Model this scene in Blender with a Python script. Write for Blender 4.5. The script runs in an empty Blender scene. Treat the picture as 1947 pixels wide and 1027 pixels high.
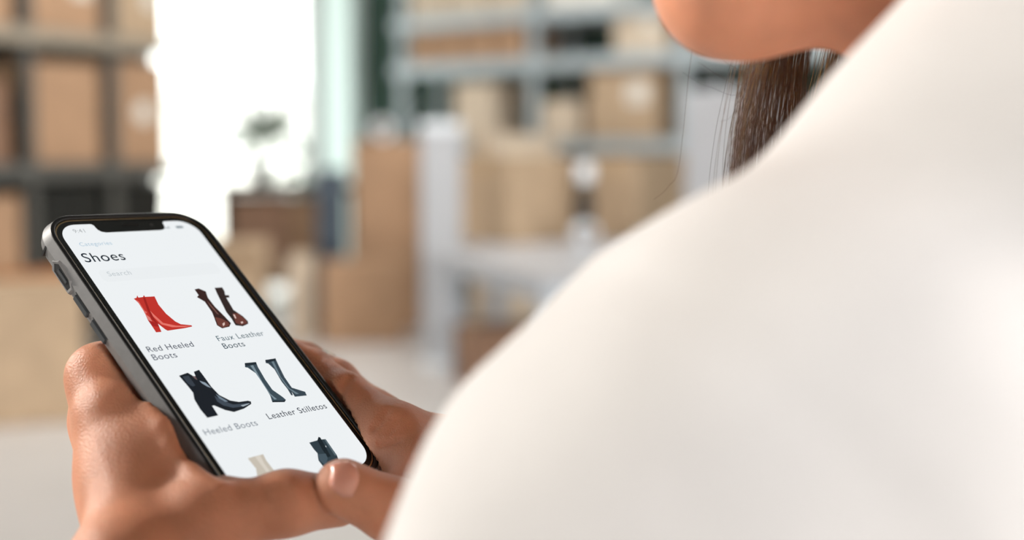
import bpy, bmesh, math, random
import numpy as np
from mathutils import Vector, Matrix, Euler
S = bpy.context.scene
C = S.collection
random.seed(7); RNG = np.random.default_rng(7)

# ---------------------------------------------------------------- camera, sky, sun, exposure
cam_d = bpy.data.cameras.new('camera'); cam = bpy.data.objects.new('camera', cam_d); C.objects.link(cam)
cam_d.sensor_width = 36; cam_d.lens = 2500 / 1947 * 36; cam_d.clip_start = .02; cam_d.clip_end = 400
cam.location = (0, 0, 1.3); cam.rotation_euler = (math.radians(90 - 4.995), 0, 0)
cam_d.dof.use_dof = True; cam_d.dof.focus_distance = .498; cam_d.dof.aperture_fstop = 4.0; cam_d.dof.aperture_blades = 0
S.camera = cam
W = bpy.data.worlds.new('sky'); S.world = W; W.use_nodes = True
bg = W.node_tree.nodes['Background']; bg.inputs[0].default_value = (1, .985, .96, 1); bg.inputs[1].default_value = 4.2
sun_d = bpy.data.lights.new('sun', 'SUN'); sun = bpy.data.objects.new('sun', sun_d); C.objects.link(sun)
sun_d.energy = 3.2; sun_d.color = (1, .94, .86); sun_d.angle = math.radians(7.0)
SUN_FROM = Vector((-.86, .36, .40)).normalized()
sun.rotation_euler = SUN_FROM.to_track_quat('Z', 'Y').to_euler(); sun.location = (-6, 8, 8)
for lx, ly, e in ((-1.2, 7.2, 74), (2.2, 7.2, 74)):                # added fill lights over the racks and tables, without fixtures
    ad = bpy.data.lights.new('backdrop_fill', 'AREA'); ad.shape = 'RECTANGLE'; ad.size = 2.4; ad.size_y = .5; ad.energy = e; ad.color = (1, .98, .95)
    al = bpy.data.objects.new('backdrop_fill', ad); C.objects.link(al); al.location = (lx, ly, 4.05)
wd_ = bpy.data.lights.new('jacket_fill', 'AREA'); wd_.shape = 'RECTANGLE'; wd_.size = 3.2; wd_.size_y = 2.6; wd_.energy = 185; wd_.spread = math.radians(100); wd_.color = (1, .97, .95)   # added fill to brighten the jacket, set in the unseen front wall's opening
wl_ = bpy.data.objects.new('jacket_fill', wd_); C.objects.link(wl_); wl_.location = (5.2, -4.0, 2.3); wl_.rotation_euler = Vector((5.1, -4.3, 1.0)).to_track_quat('Z', 'Y').to_euler()
S.view_settings.view_transform = 'Standard'; S.view_settings.look = 'None'; S.view_settings.gamma = 1; S.view_settings.exposure = .5
S.view_settings.use_curve_mapping = False
S.cycles.use_denoising = True; S.cycles.max_bounces = 8; S.cycles.transparent_max_bounces = 16

PHONE_R = [[0.62992, 0.60125, -0.49163], [0.77663, -0.49349, 0.39156], [-0.00719, -0.62846, -0.77781]]
PHONE_T = [-176.69, 507.52, 1272.77]
JT = {'Limcp': [-152.9, 482.6, 1218.2], 'Lipip': [-138.6, 522.6, 1224.2], 'Lidip': [-127.3, 536.6, 1230.4], 'Litip': [-121.6, 542.3, 1232.9], 'Lmmcp': [-153.3, 487.9, 1199.2], 'Lmpip': [-136.1, 525.4, 1202.1], 'Lmdip': [-119.0, 534.9, 1214.1], 'Lmtip': [-114.1, 531.0, 1221.9], 'Lrmcp': [-149.2, 488.2, 1177.5], 'Lrpip': [-131.1, 521.2, 1181.5], 'Lrdip': [-112.4, 526.8, 1198.2], 'Lrtip': [-107.3, 517.6, 1210.2], 'Lpmcp': [-140.7, 487.6, 1159.0], 'Lppip': [-124.6, 510.6, 1164.3], 'Lpdip': [-110.0, 514.4, 1180.1], 'Lptip': [-105.6, 505.8, 1191.0], 'Lwr': [-125.6, 419.2, 1147.2], 'Lwr2': [-120.1, 454.3, 1138.2], 'Ltc': [-125.8, 415.5, 1163.4], 'Ltm': [-102.9, 433.4, 1177.3], 'Lti': [-77.1, 440.9, 1181.4], 'Ltt': [-61.4, 451.6, 1179.5], 'Lweb1': [-143.6, 465.2, 1207.4], 'Lweb2': [-124.6, 459.2, 1194.9], 'Lweb3': [-108.6, 442.9, 1184.4], 'Lint': [-134.0, 458.3, 1187.6], 'Rimcp': [-46.4, 502.9, 1192.0], 'Ripip': [-66.9, 518.6, 1203.8], 'Ridip': [-82.2, 535.7, 1211.8], 'Ritip': [-105.9, 543.6, 1223.0], 'Rmmcp': [-57.3, 531.8, 1191.5], 'Rmpip': [-74.7, 550.1, 1204.0], 'Rmdip': [-88.9, 559.1, 1211.1], 'Rmtip': [-119.5, 543.1, 1226.3], 'Rrmcp': [-60.8, 555.8, 1185.2], 'Rrpip': [-79.6, 572.4, 1197.8], 'Rrdip': [-92.5, 574.5, 1207.0], 'Rrtip': [-120.5, 536.1, 1218.2], 'Rpmcp': [-58.9, 572.2, 1174.3], 'Rppip': [-76.3, 582.4, 1187.9], 'Rpdip': [-88.0, 585.3, 1199.3], 'Rptip': [-111.1, 533.5, 1200.6], 'Rwr': [18.4, 521.2, 1153.7], 'Rwr2': [19.8, 562.6, 1148.0], 'Rtc': [5.0, 462.4, 1155.8], 'Rtm': [-18.0, 446.9, 1167.7], 'Rti': [-40.6, 445.5, 1177.4], 'Rtt': [-57.9, 442.1, 1186.6], 'Rweb1': [-41.8, 500.2, 1186.4], 'Rweb2': [-31.2, 482.7, 1178.6], 'Rpalm': [-25.9, 514.7, 1175.9]}
CREASES = {'L': [([-117.4, 454.8, 1207.2], [-113.5, 448.1, 1200.8], 3.5, 1.6), ([-113.5, 448.1, 1200.8], [-108.0, 444.3, 1195.2], 3.5, 1.6), ([-108.0, 444.3, 1195.2], [-97.9, 434.3, 1192.0], 3.5, 1.6), ([-128.1, 459.2, 1211.6], [-120.9, 450.3, 1206.6], 3.5, -1.6), ([-120.9, 450.3, 1206.6], [-116.5, 445.7, 1200.8], 3.5, -1.6), ([-116.5, 445.7, 1200.8], [-108.7, 439.2, 1194.1], 3.5, -1.6), ([-108.7, 439.2, 1194.1], [-96.8, 429.4, 1190.2], 3.5, -1.6), ([-79.8, 432.1, 1189.5], [-76.9, 430.1, 1186.5], 1.2, 0.8), ([-76.9, 430.1, 1186.5], [-75.9, 429.1, 1183.2], 1.2, 0.8), ([-77.3, 432.6, 1189.9], [-74.3, 430.5, 1186.4], 1.2, 0.8), ([-74.3, 430.5, 1186.4], [-73.2, 429.7, 1182.4], 1.2, 0.8), ([-82.3, 431.8, 1189.0], [-79.8, 429.6, 1186.1], 1.2, 0.8), ([-79.8, 429.6, 1186.1], [-79.0, 428.6, 1182.8], 1.2, 0.8)], 'R': [([-67.8, 508.5, 1207.2], [-66.4, 510.6, 1210.5], 1.2, 1.7), ([-66.4, 510.6, 1210.5], [-64.3, 515.7, 1213.3], 1.2, 1.7), ([-66.5, 507.8, 1206.6], [-65.3, 509.7, 1209.7], 1.2, 1.5), ([-65.3, 509.7, 1209.7], [-63.4, 513.9, 1212.4], 1.2, 1.5), ([-52.5, 491.3, 1197.0], [-50.5, 491.3, 1198.8], 1.4, 2.2), ([-50.5, 491.3, 1198.8], [-49.2, 492.7, 1200.9], 1.4, 2.2), ([-49.2, 492.7, 1200.9], [-48.0, 494.7, 1202.9], 1.4, 2.2), ([-46.5, 488.1, 1196.2], [-44.7, 489.0, 1197.9], 1.1, 1.2), ([-44.7, 489.0, 1197.9], [-43.2, 490.8, 1199.9], 1.1, 1.2), ([-49.4, 489.0, 1196.0], [-47.1, 490.0, 1198.6], 1.1, 1.0), ([-47.1, 490.0, 1198.6], [-45.9, 491.6, 1200.6], 1.1, 1.0), ([-49.7, 487.2, 1191.4], [-45.8, 485.5, 1192.8], 1.2, 1.4), ([-45.8, 485.5, 1192.8], [-42.1, 484.4, 1193.9], 1.2, 1.4)]}
NAIL = [[[-54.86, 439.62, 1195.71], [-53.61, 439.08, 1195.01], [-52.66, 438.37, 1194.17], [-51.99, 437.4, 1193.22], [-51.63, 436.31, 1192.12], [-51.58, 435.21, 1190.85], [-51.86, 434.19, 1189.38], [-52.46, 433.33, 1187.69], [-53.42, 432.79, 1185.75]], [[-55.97, 439.91, 1196.08], [-54.6, 439.13, 1195.46], [-53.56, 438.29, 1194.66], [-52.86, 437.29, 1193.68], [-52.5, 436.14, 1192.53], [-52.48, 434.97, 1191.18], [-52.82, 433.91, 1189.6], [-53.54, 433.04, 1187.77], [-54.64, 432.57, 1185.63]], [[-57.42, 439.91, 1196.26], [-56.02, 438.77, 1195.75], [-54.99, 437.71, 1195.0], [-54.33, 436.61, 1194.04], [-54.03, 435.48, 1192.87], [-54.09, 434.37, 1191.48], [-54.51, 433.36, 1189.85], [-55.33, 432.62, 1187.94], [-56.56, 432.32, 1185.69]], [[-59.22, 439.93, 1196.18], [-57.87, 438.09, 1195.66], [-56.92, 436.77, 1194.9], [-56.32, 435.66, 1193.97], [-56.07, 434.66, 1192.89], [-56.15, 433.77, 1191.67], [-56.58, 433.0, 1190.29], [-57.35, 432.44, 1188.75], [-58.49, 432.21, 1186.99]], [[-60.82, 439.68, 1195.76], [-59.81, 437.65, 1195.25], [-59.12, 436.28, 1194.53], [-58.7, 435.23, 1193.7], [-58.53, 434.37, 1192.78], [-58.6, 433.68, 1191.78], [-58.92, 433.14, 1190.7], [-59.49, 432.77, 1189.53], [-60.31, 432.63, 1188.26]], [[-61.94, 439.14, 1195.16], [-61.37, 437.51, 1194.67], [-60.99, 436.37, 1194.08], [-60.76, 435.51, 1193.44], [-60.66, 434.85, 1192.77], [-60.7, 434.34, 1192.08], [-60.86, 433.93, 1191.38], [-61.16, 433.66, 1190.65], [-61.58, 433.51, 1189.92]]]
PICS = {'red_heeled_boot': [((196, 52, 44), [[11.78, 43.04], [13.21, 42.69], [14.2, 41.42], [14.03, 42.7], [16.16, 42.59], [17.08, 41.57], [17.05, 42.61], [21.26, 42.82], [20.43, 47.33], [20.91, 52.55], [22.5, 57.03], [23.96, 58.75], [28.25, 59.93], [28.2, 60.61], [24.38, 61.02], [16.51, 61.28], [15.91, 60.52], [14.89, 58.12], [14.49, 57.14], [13.6, 61.54], [11.25, 61.46], [11.36, 58.06], [11.39, 54.88], [11.84, 52.41], [12.76, 49.82], [12.45, 45.52]]), ((160, 34, 30), [[15.93, 43.0], [16.87, 42.93], [15.01, 50.1], [14.45, 54.69], [14.7, 57.25], [13.87, 56.89], [13.17, 54.53], [14.18, 49.14]]), ((222, 110, 102), [[11.82, 43.22], [13.03, 44.73], [12.76, 49.82], [13.34, 50.74], [11.96, 51.84], [12.25, 49.76], [12.45, 45.52]]), ((226, 128, 120), [[12.16, 51.61], [12.98, 53.66], [12.72, 56.15], [11.58, 54.91], [11.65, 53.23]]), ((235, 120, 108), [[15.01, 50.1], [15.49, 52.29], [16.85, 57.12], [21.53, 59.27], [27.68, 60.28], [24.71, 60.47], [19.44, 59.84], [15.75, 57.82], [14.58, 53.27]]), ((170, 36, 34), [[11.39, 54.88], [14.49, 57.14], [14.12, 58.85], [11.36, 58.06]])], 'brown_ankle_strap_boots': [((58, 36, 34), [[41.19, 40.97], [43.41, 40.61], [45.67, 42.66], [44.52, 46.15], [44.69, 51.54], [45.92, 57.61], [46.46, 61.21], [44.55, 62.94], [40.79, 63.35], [39.5, 61.44], [40.82, 56.95], [41.59, 54.11], [41.75, 48.21], [40.44, 46.28], [39.71, 45.36], [41.14, 44.33]]), ((52, 40, 38), [[51.04, 41.05], [54.76, 41.19], [54.52, 43.38], [53.46, 45.7], [55.2, 45.89], [54.53, 47.28], [53.08, 47.12], [52.15, 54.24], [54.3, 58.1], [54.91, 61.15], [54.17, 62.6], [50.76, 63.55], [47.83, 62.57], [48.22, 59.09], [48.12, 54.93], [49.27, 49.09], [50.19, 44.37]]), ((112, 64, 56), [[41.28, 57.01], [43.58, 58.13], [45.6, 60.51], [45.15, 62.32], [41.45, 63.1], [39.96, 61.5]]), ((108, 62, 54), [[50.4, 56.17], [53.11, 56.27], [54.45, 60.26], [53.93, 62.33], [50.71, 62.84], [48.71, 61.51]]), ((228, 200, 190), [[42.36, 61.01], [43.83, 60.27], [43.2, 61.59], [41.92, 62.35]]), ((232, 205, 196), [[50.4, 56.65], [51.02, 56.96], [50.51, 59.03], [49.94, 58.96]]), ((226, 200, 192), [[51.13, 61.25], [52.36, 60.94], [52.17, 61.86], [51.14, 62.19]]), ((120, 84, 76), [[43.02, 47.77], [43.66, 53.19], [43.81, 56.16], [43.22, 55.5], [42.7, 50.7]])], 'black_heeled_boot': [((28, 33, 40), [[8.23, 83.89], [12.48, 83.09], [13.1, 83.82], [14.18, 85.55], [14.84, 85.05], [15.33, 83.06], [18.02, 82.48], [18.14, 86.97], [18.16, 91.3], [18.99, 95.75], [21.83, 99.15], [25.09, 100.5], [29.16, 100.67], [30.16, 101.27], [29.61, 102.4], [25.15, 103.97], [20.12, 104.68], [17.08, 103.07], [14.0, 100.15], [13.02, 100.16], [12.81, 104.9], [7.87, 105.07], [7.42, 100.84], [7.79, 95.94], [9.15, 92.69], [8.87, 89.1]]), ((66, 76, 88), [[16.81, 95.65], [18.6, 98.53], [21.89, 101.19], [28.44, 101.76], [25.38, 102.9], [20.92, 102.72], [17.58, 100.85], [16.31, 98.59]]), ((150, 165, 178), [[15.04, 87.66], [16.88, 89.02], [17.76, 91.95], [16.55, 91.01], [15.26, 89.03]]), ((120, 136, 150), [[17.83, 95.02], [19.34, 97.35], [20.73, 99.45], [19.41, 99.39], [17.96, 97.39]]), ((170, 182, 192), [[24.69, 102.25], [29.27, 101.92], [27.97, 102.49], [25.32, 102.99]]), ((110, 90, 92), [[13.4, 84.8], [14.62, 85.42], [14.4, 87.24], [13.67, 86.39]]), ((56, 64, 74), [[9.37, 84.61], [12.04, 84.56], [12.03, 89.67], [10.57, 89.91], [9.42, 88.18]])], 'grey_tall_boots': [((62, 78, 88), [[39.47, 82.49], [44.78, 82.81], [44.01, 85.49], [43.18, 92.03], [43.02, 97.5], [45.19, 101.74], [45.67, 103.25], [44.43, 104.31], [39.05, 103.38], [40.17, 100.24], [40.97, 93.84], [41.12, 88.34], [39.37, 84.93], [38.34, 84.54]]), ((58, 72, 82), [[49.58, 82.46], [54.8, 82.39], [53.89, 86.01], [52.52, 92.56], [52.31, 98.11], [56.93, 101.19], [56.42, 103.1], [50.68, 102.67], [50.85, 100.06], [50.25, 101.82], [49.52, 101.68], [49.93, 98.56], [49.77, 94.31], [50.65, 87.74], [49.8, 84.43], [48.83, 84.04]]), ((128, 146, 156), [[41.11, 84.11], [42.5, 84.12], [41.18, 92.77], [40.82, 99.28], [41.97, 102.32], [40.77, 102.31], [40.37, 99.19], [40.94, 91.63]]), ((112, 130, 140), [[51.88, 83.63], [53.05, 83.59], [51.02, 91.74], [50.98, 98.09], [53.47, 101.66], [51.96, 101.59], [50.34, 97.97], [50.44, 91.08]]), ((36, 46, 54), [[39.47, 82.49], [44.78, 82.81], [44.22, 83.95], [38.93, 84.08]]), ((36, 46, 54), [[49.58, 82.46], [54.8, 82.39], [54.4, 83.59], [49.34, 83.9]]), ((30, 38, 46), [[39.05, 103.38], [44.43, 104.31], [45.63, 103.46], [43.94, 103.57], [39.68, 102.74]])], 'cream_boot': [((205, 196, 182), [[12.58, 125.92], [15.94, 125.72], [19.75, 125.61], [19.24, 128.48], [19.49, 132.99], [21.29, 135.89], [20.95, 138.45], [10.61, 135.87], [12.97, 130.92]]), ((222, 214, 202), [[15.83, 125.89], [18.25, 125.76], [17.58, 129.57], [17.66, 134.99], [16.02, 136.05], [16.04, 131.17]])], 'dark_zip_boot': [((50, 64, 72), [[42.16, 124.9], [46.38, 124.68], [47.94, 123.24], [48.54, 123.69], [48.24, 124.67], [50.33, 124.93], [50.0, 133.14], [48.7, 136.98], [42.2, 137.47], [40.65, 137.1], [40.53, 133.5], [42.32, 130.32], [42.03, 128.19]]), ((28, 38, 44), [[46.38, 124.68], [47.94, 123.24], [48.54, 123.69], [47.76, 128.45], [47.03, 132.97], [45.39, 133.1], [45.52, 128.99]]), ((90, 106, 114), [[50.33, 124.93], [50.0, 133.14], [48.98, 133.11], [49.53, 125.17]]), ((72, 88, 98), [[42.17, 130.81], [45.68, 131.31], [45.07, 133.54], [41.97, 136.4], [40.96, 133.6]]), ((200, 208, 212), [[48.11, 127.69], [48.29, 128.15], [47.98, 128.71], [47.74, 128.34]])]}
TEXTS = [('9:41', 6.09, 4.78, 5.0, (172, 176, 178)), ('Categories', 4.83, 12.5, 14.24, (176, 202, 220)), ('Shoes', 2.33, 21.59, 18.07, (24, 36, 48)), ('Search', 8.01, 30.01, 10.29, (196, 204, 208)), ('Red Heeled', 2.77, 70.76, 20.31, (58, 66, 84)), ('Boots', 2.69, 74.98, 10.38, (70, 78, 96)), ('Faux Leather', 35.16, 69.74, 22.8, (70, 96, 108)), ('Boots', 35.35, 74.0, 10.17, (40, 66, 80)), ('Heeled Boots', 2.63, 112.58, 23.6, (120, 128, 140)), ('Leather Stilletos', 32.49, 110.9, 29.06, (34, 44, 62))]

PHONE = Matrix(((PHONE_R[0][0], PHONE_R[0][1], PHONE_R[0][2], PHONE_T[0] / 1000), (PHONE_R[1][0], PHONE_R[1][1], PHONE_R[1][2], PHONE_T[1] / 1000),
                (PHONE_R[2][0], PHONE_R[2][1], PHONE_R[2][2], PHONE_T[2] / 1000), (0, 0, 0, 1)))
JT = {k: np.array(v) for k, v in JT.items()}
# ---------------------------------------------------------------- signed distance meshing
def cone(a, b, ra, rb): return ('cone', np.array(a, float), np.array(b, float), ra, rb)
def ball(c, r): return ('ell', np.array(c, float), np.eye(3), np.array([r, r, r], float))
def ell(c, r, axes=None): return ('ell', np.array(c, float), np.eye(3) if axes is None else np.array(axes, float), np.array(r, float))
def smin(k, *ch): return ('smin', k, list(ch))
def crease(node, segs, width, depth): return ('crease', node, segs, width, depth)
def ripple(node, fn): return ('ripple', node, fn)
def carve(node, fn): return ('carve', node, fn)
def chain(pts, rs): return [cone(pts[i], pts[i + 1], rs[i], rs[i + 1]) for i in range(len(pts) - 1)]
def segd(P, a, b):
    ab = b - a; q = P - a; t = np.minimum(np.maximum(q @ (ab / (ab @ ab + 1e-9)), 0), 1); q = q - t[:, None] * ab
    return np.sqrt(np.einsum('ij,ij->i', q, q)), t
def bsph(n):
    if n[0] == 'cone':
        c = (n[1] + n[2]) / 2; return c, np.linalg.norm(n[1] - n[2]) / 2 + max(n[3], n[4])
    if n[0] == 'ell': return n[1], n[3].max()
    if n[0] in ('crease', 'ripple', 'carve'): return bsph(n[1])
    bs = [bsph(c) for c in n[2]]; c = np.mean([b[0] for b in bs], axis=0)
    return c, max(np.linalg.norm(b[0] - c) + b[1] for b in bs)
_bc = {}
def bs(n):
    if id(n) not in _bc: _bc[id(n)] = (bsph(n), n)
    return _bc[id(n)][0]
def ev(n, P, c=None, rho=0, ub=None, memo=None):
    if memo is None: memo = {}
    k = id(n)
    if k in memo: return memo[k]
    memo[k] = d = ev1(n, P, c, rho, ub, memo)
    return d
def ev1(n, P, c, rho, ub, memo):
    if n[0] == 'cone':
        d, t = segd(P, n[1], n[2]); return d - (n[3] + (n[4] - n[3]) * t)
    if n[0] == 'ell':
        q = (P - n[1]) @ n[2].T
        if n[3][0] == n[3][1] == n[3][2]: return np.linalg.norm(q, axis=1) - n[3][0]
        k0 = np.linalg.norm(q / n[3], axis=1); k1 = np.linalg.norm(q / n[3] ** 2, axis=1) + 1e-9
        return k0 * (k0 - 1) / k1
    if n[0] == 'crease':
        d = ev(n[1], P, c, rho, ub, memo)
        for a, b in n[2]:
            if c is not None and np.linalg.norm((a + b) / 2 - c) > rho + 30: continue
            s, _ = segd(P, a, b); d = d + n[4] * np.exp(-(s / n[3]) ** 2)
        return d
    if n[0] == 'carve': return np.maximum(ev(n[1], P, c, rho, ub, memo), -n[2](P))
    if n[0] == 'ripple': return ev(n[1], P, c, rho, ub, memo) + n[2](P)
    d = None; k = n[1]
    for ch in n[2]:
        if c is not None:
            bc, br = bs(ch)
            if np.linalg.norm(bc - c) - br - rho > ub + 30: continue
        e = ev(ch, P, c, rho, ub, memo)
        if d is None: d = e
        elif k <= 0: d = np.minimum(d, e)
        else:
            h = np.maximum(k - np.abs(d - e), 0) / k; d = np.minimum(d, e) - h * h * k * .25
    return np.full(len(P), 1e3) if d is None else d
def sdf_mesh(node, h, clip=None, B=8, SB=4):
    """Sparse surface nets: quads on the zero set of node, voxel size h."""
    c, r = bs(node); lo = c - r - 3 * h; hi = c + r + 3 * h
    if clip is not None: lo = np.maximum(lo, clip[0]); hi = np.minimum(hi, clip[1])
    S = B * h; nb = np.ceil((hi - lo) / S).astype(int)
    lb = np.arange(B + 1); g = np.stack(np.meshgrid(lb, lb, lb, indexing='ij'), -1).reshape(-1, 3)
    NX = nb * B + 2
    key = lambda I: (I[:, 0] * NX[1] + I[:, 1]) * NX[2] + I[:, 2]
    V, K, Q, F = [], [], [], []
    sbs = np.stack(np.meshgrid(*[np.arange(k) for k in -(-nb // SB)], indexing='ij'), -1).reshape(-1, 3) * SB
    ns_ = np.minimum(SB, nb - sbs); cens = lo + (sbs + ns_ / 2) * S; rhos = np.linalg.norm(ns_ * S, axis=1) / 2
    d0s = ev(node, cens); pick = np.abs(d0s) < rhos * 1.25 + 4 * h
    for s0, n, cen, rho, d0 in zip(sbs[pick], ns_[pick], cens[pick], rhos[pick], d0s[pick]):
        bl = np.stack(np.meshgrid(*[np.arange(k) for k in n], indexing='ij'), -1).reshape(-1, 3) + s0
        ub = d0 + rho * 2
        dc = ev(node, lo + (bl + .5) * S, cen, rho, ub)
        bl = bl[np.abs(dc) < S * .87 * 1.25 + 2 * h]
        if not len(bl): continue
        I = (bl[:, None, :] * B + g[None]).reshape(-1, 3)
        D = ev(node, lo + I * h, cen, rho + h, ub).reshape(len(bl), B + 1, B + 1, B + 1)
        neg = D < 0
        cn = np.zeros((len(bl), B, B, B), int); acc = np.zeros((len(bl), B, B, B, 3)); cnt = np.zeros((len(bl), B, B, B))
        sl = lambda o: slice(o, B + o)
        for o in np.ndindex(2, 2, 2): cn += neg[:, sl(o[0]), sl(o[1]), sl(o[2])]
        for ax in range(3):
            for p in np.ndindex(2, 2):
                o = list(p); o.insert(ax, 0); e = list(o); e[ax] = 1
                da = D[:, sl(o[0]), sl(o[1]), sl(o[2])]; db = D[:, sl(e[0]), sl(e[1]), sl(e[2])]
                m = (da < 0) != (db < 0); t = np.where(m, da / np.where(m, da - db, 1), 0)
                for q in range(3): acc[..., q] += m * (t if q == ax else o[q])
                cnt += m
        ok = (cn > 0) & (cn < 8); w = np.argwhere(ok)
        if not len(w): continue
        base = bl[w[:, 0]] * B + w[:, 1:]
        P = lo + (base + acc[ok] / cnt[ok][:, None]) * h
        for _ in range(2):
            dd = ev(node, P, cen, rho + h, ub); e = h * .3
            G = np.stack([ev(node, P + np.eye(3)[q] * e, cen, rho + h, ub) - dd for q in range(3)], 1) / e
            st = dd[:, None] * G / (np.sum(G * G, 1)[:, None] + 1e-6); ln = np.linalg.norm(st, axis=1)[:, None]
            P = P - st * np.minimum(1, h * .7 / (ln + 1e-9)) * .9
        V.append(P); K.append(key(base))
        for ax in range(3):
            e = [0, 0, 0]; e[ax] = 1
            da = neg[:, :B, :B, :B]; db = neg[:, e[0]:B + e[0], e[1]:B + e[1], e[2]:B + e[2]]
            w2 = np.argwhere(da != db)
            if not len(w2): continue
            b2 = bl[w2[:, 0]] * B + w2[:, 1:]; fl = da[tuple(w2.T)]
            u, v = np.eye(3, dtype=int)[(ax + 1) % 3], np.eye(3, dtype=int)[(ax + 2) % 3]
            good = np.all(b2 - u - v >= 0, 1); b2 = b2[good]; fl = fl[good]
            q = np.stack([key(b2 - u - v), key(b2 - v), key(b2), key(b2 - u)], 1)
            q[~fl] = q[~fl][:, ::-1]; Q.append(q)
    V = np.concatenate(V); K = np.concatenate(K); Q = np.concatenate(Q)
    od = np.argsort(K); ks = K[od]; ix = np.minimum(np.searchsorted(ks, Q), len(ks) - 1)
    good = np.all(ks[ix] == Q, axis=1)
    return V, od[ix[good]]


# ---------------------------------------------------------------- materials
def lin(c):
    c = [x / 255 for x in c]
    return tuple(x / 12.92 if x <= .04045 else ((x + .055) / 1.055) ** 2.4 for x in c) + (1,)
def mat(name, col, rough=.6, metal=0, var=0, scale=20, bump=0, bscale=200, sss=0, coat=0, stretch=None, spec=.5):
    m = bpy.data.materials.new(name); m.use_nodes = True; N = m.node_tree.nodes; L = m.node_tree.links; b = N['Principled BSDF']
    c = lin(col) if max(col) > 1.01 else tuple(col) + (1,)
    b.inputs['Base Color'].default_value = c; b.inputs['Roughness'].default_value = rough; b.inputs['Metallic'].default_value = metal
    b.inputs['Specular IOR Level'].default_value = spec
    if coat: b.inputs['Coat Weight'].default_value = coat; b.inputs['Coat Roughness'].default_value = .08
    if sss:
        b.inputs['Subsurface Weight'].default_value = sss; b.inputs['Subsurface Radius'].default_value = (1, .35, .2); b.inputs['Subsurface Scale'].default_value = .006
    tc = N.new('ShaderNodeTexCoord'); src = tc.outputs['Object']
    if stretch:
        mp = N.new('ShaderNodeMapping'); mp.inputs['Scale'].default_value = stretch; L.new(src, mp.inputs[0]); src = mp.outputs[0]
    if var:
        n = N.new('ShaderNodeTexNoise'); n.inputs['Scale'].default_value = scale; n.inputs['Detail'].default_value = 5; L.new(src, n.inputs['Vector'])
        r = N.new('ShaderNodeValToRGB'); r.color_ramp.elements[0].position = .3; r.color_ramp.elements[1].position = .7
        r.color_ramp.elements[0].color = tuple(x * (1 - var) for x in c[:3]) + (1,); r.color_ramp.elements[1].color = tuple(min(1, x * (1 + var)) for x in c[:3]) + (1,)
        L.new(n.outputs[0], r.inputs[0]); L.new(r.outputs[0], b.inputs['Base Color'])
    if bump:
        n2 = N.new('ShaderNodeTexNoise'); n2.inputs['Scale'].default_value = bscale; n2.inputs['Detail'].default_value = 4; L.new(src, n2.inputs['Vector'])
        bu = N.new('ShaderNodeBump'); bu.inputs['Strength'].default_value = bump; bu.inputs['Distance'].default_value = .002; L.new(n2.outputs[0], bu.inputs['Height']); L.new(bu.outputs[0], b.inputs['Normal'])
    return m
def emat(name, col, k=1, base=None):
    m = mat(name, base or (4, 4, 5), .12); b = m.node_tree.nodes['Principled BSDF']
    b.inputs['Emission Color'].default_value = lin(col); b.inputs['Emission Strength'].default_value = k; b.inputs['Specular IOR Level'].default_value = .3
    return m
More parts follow.
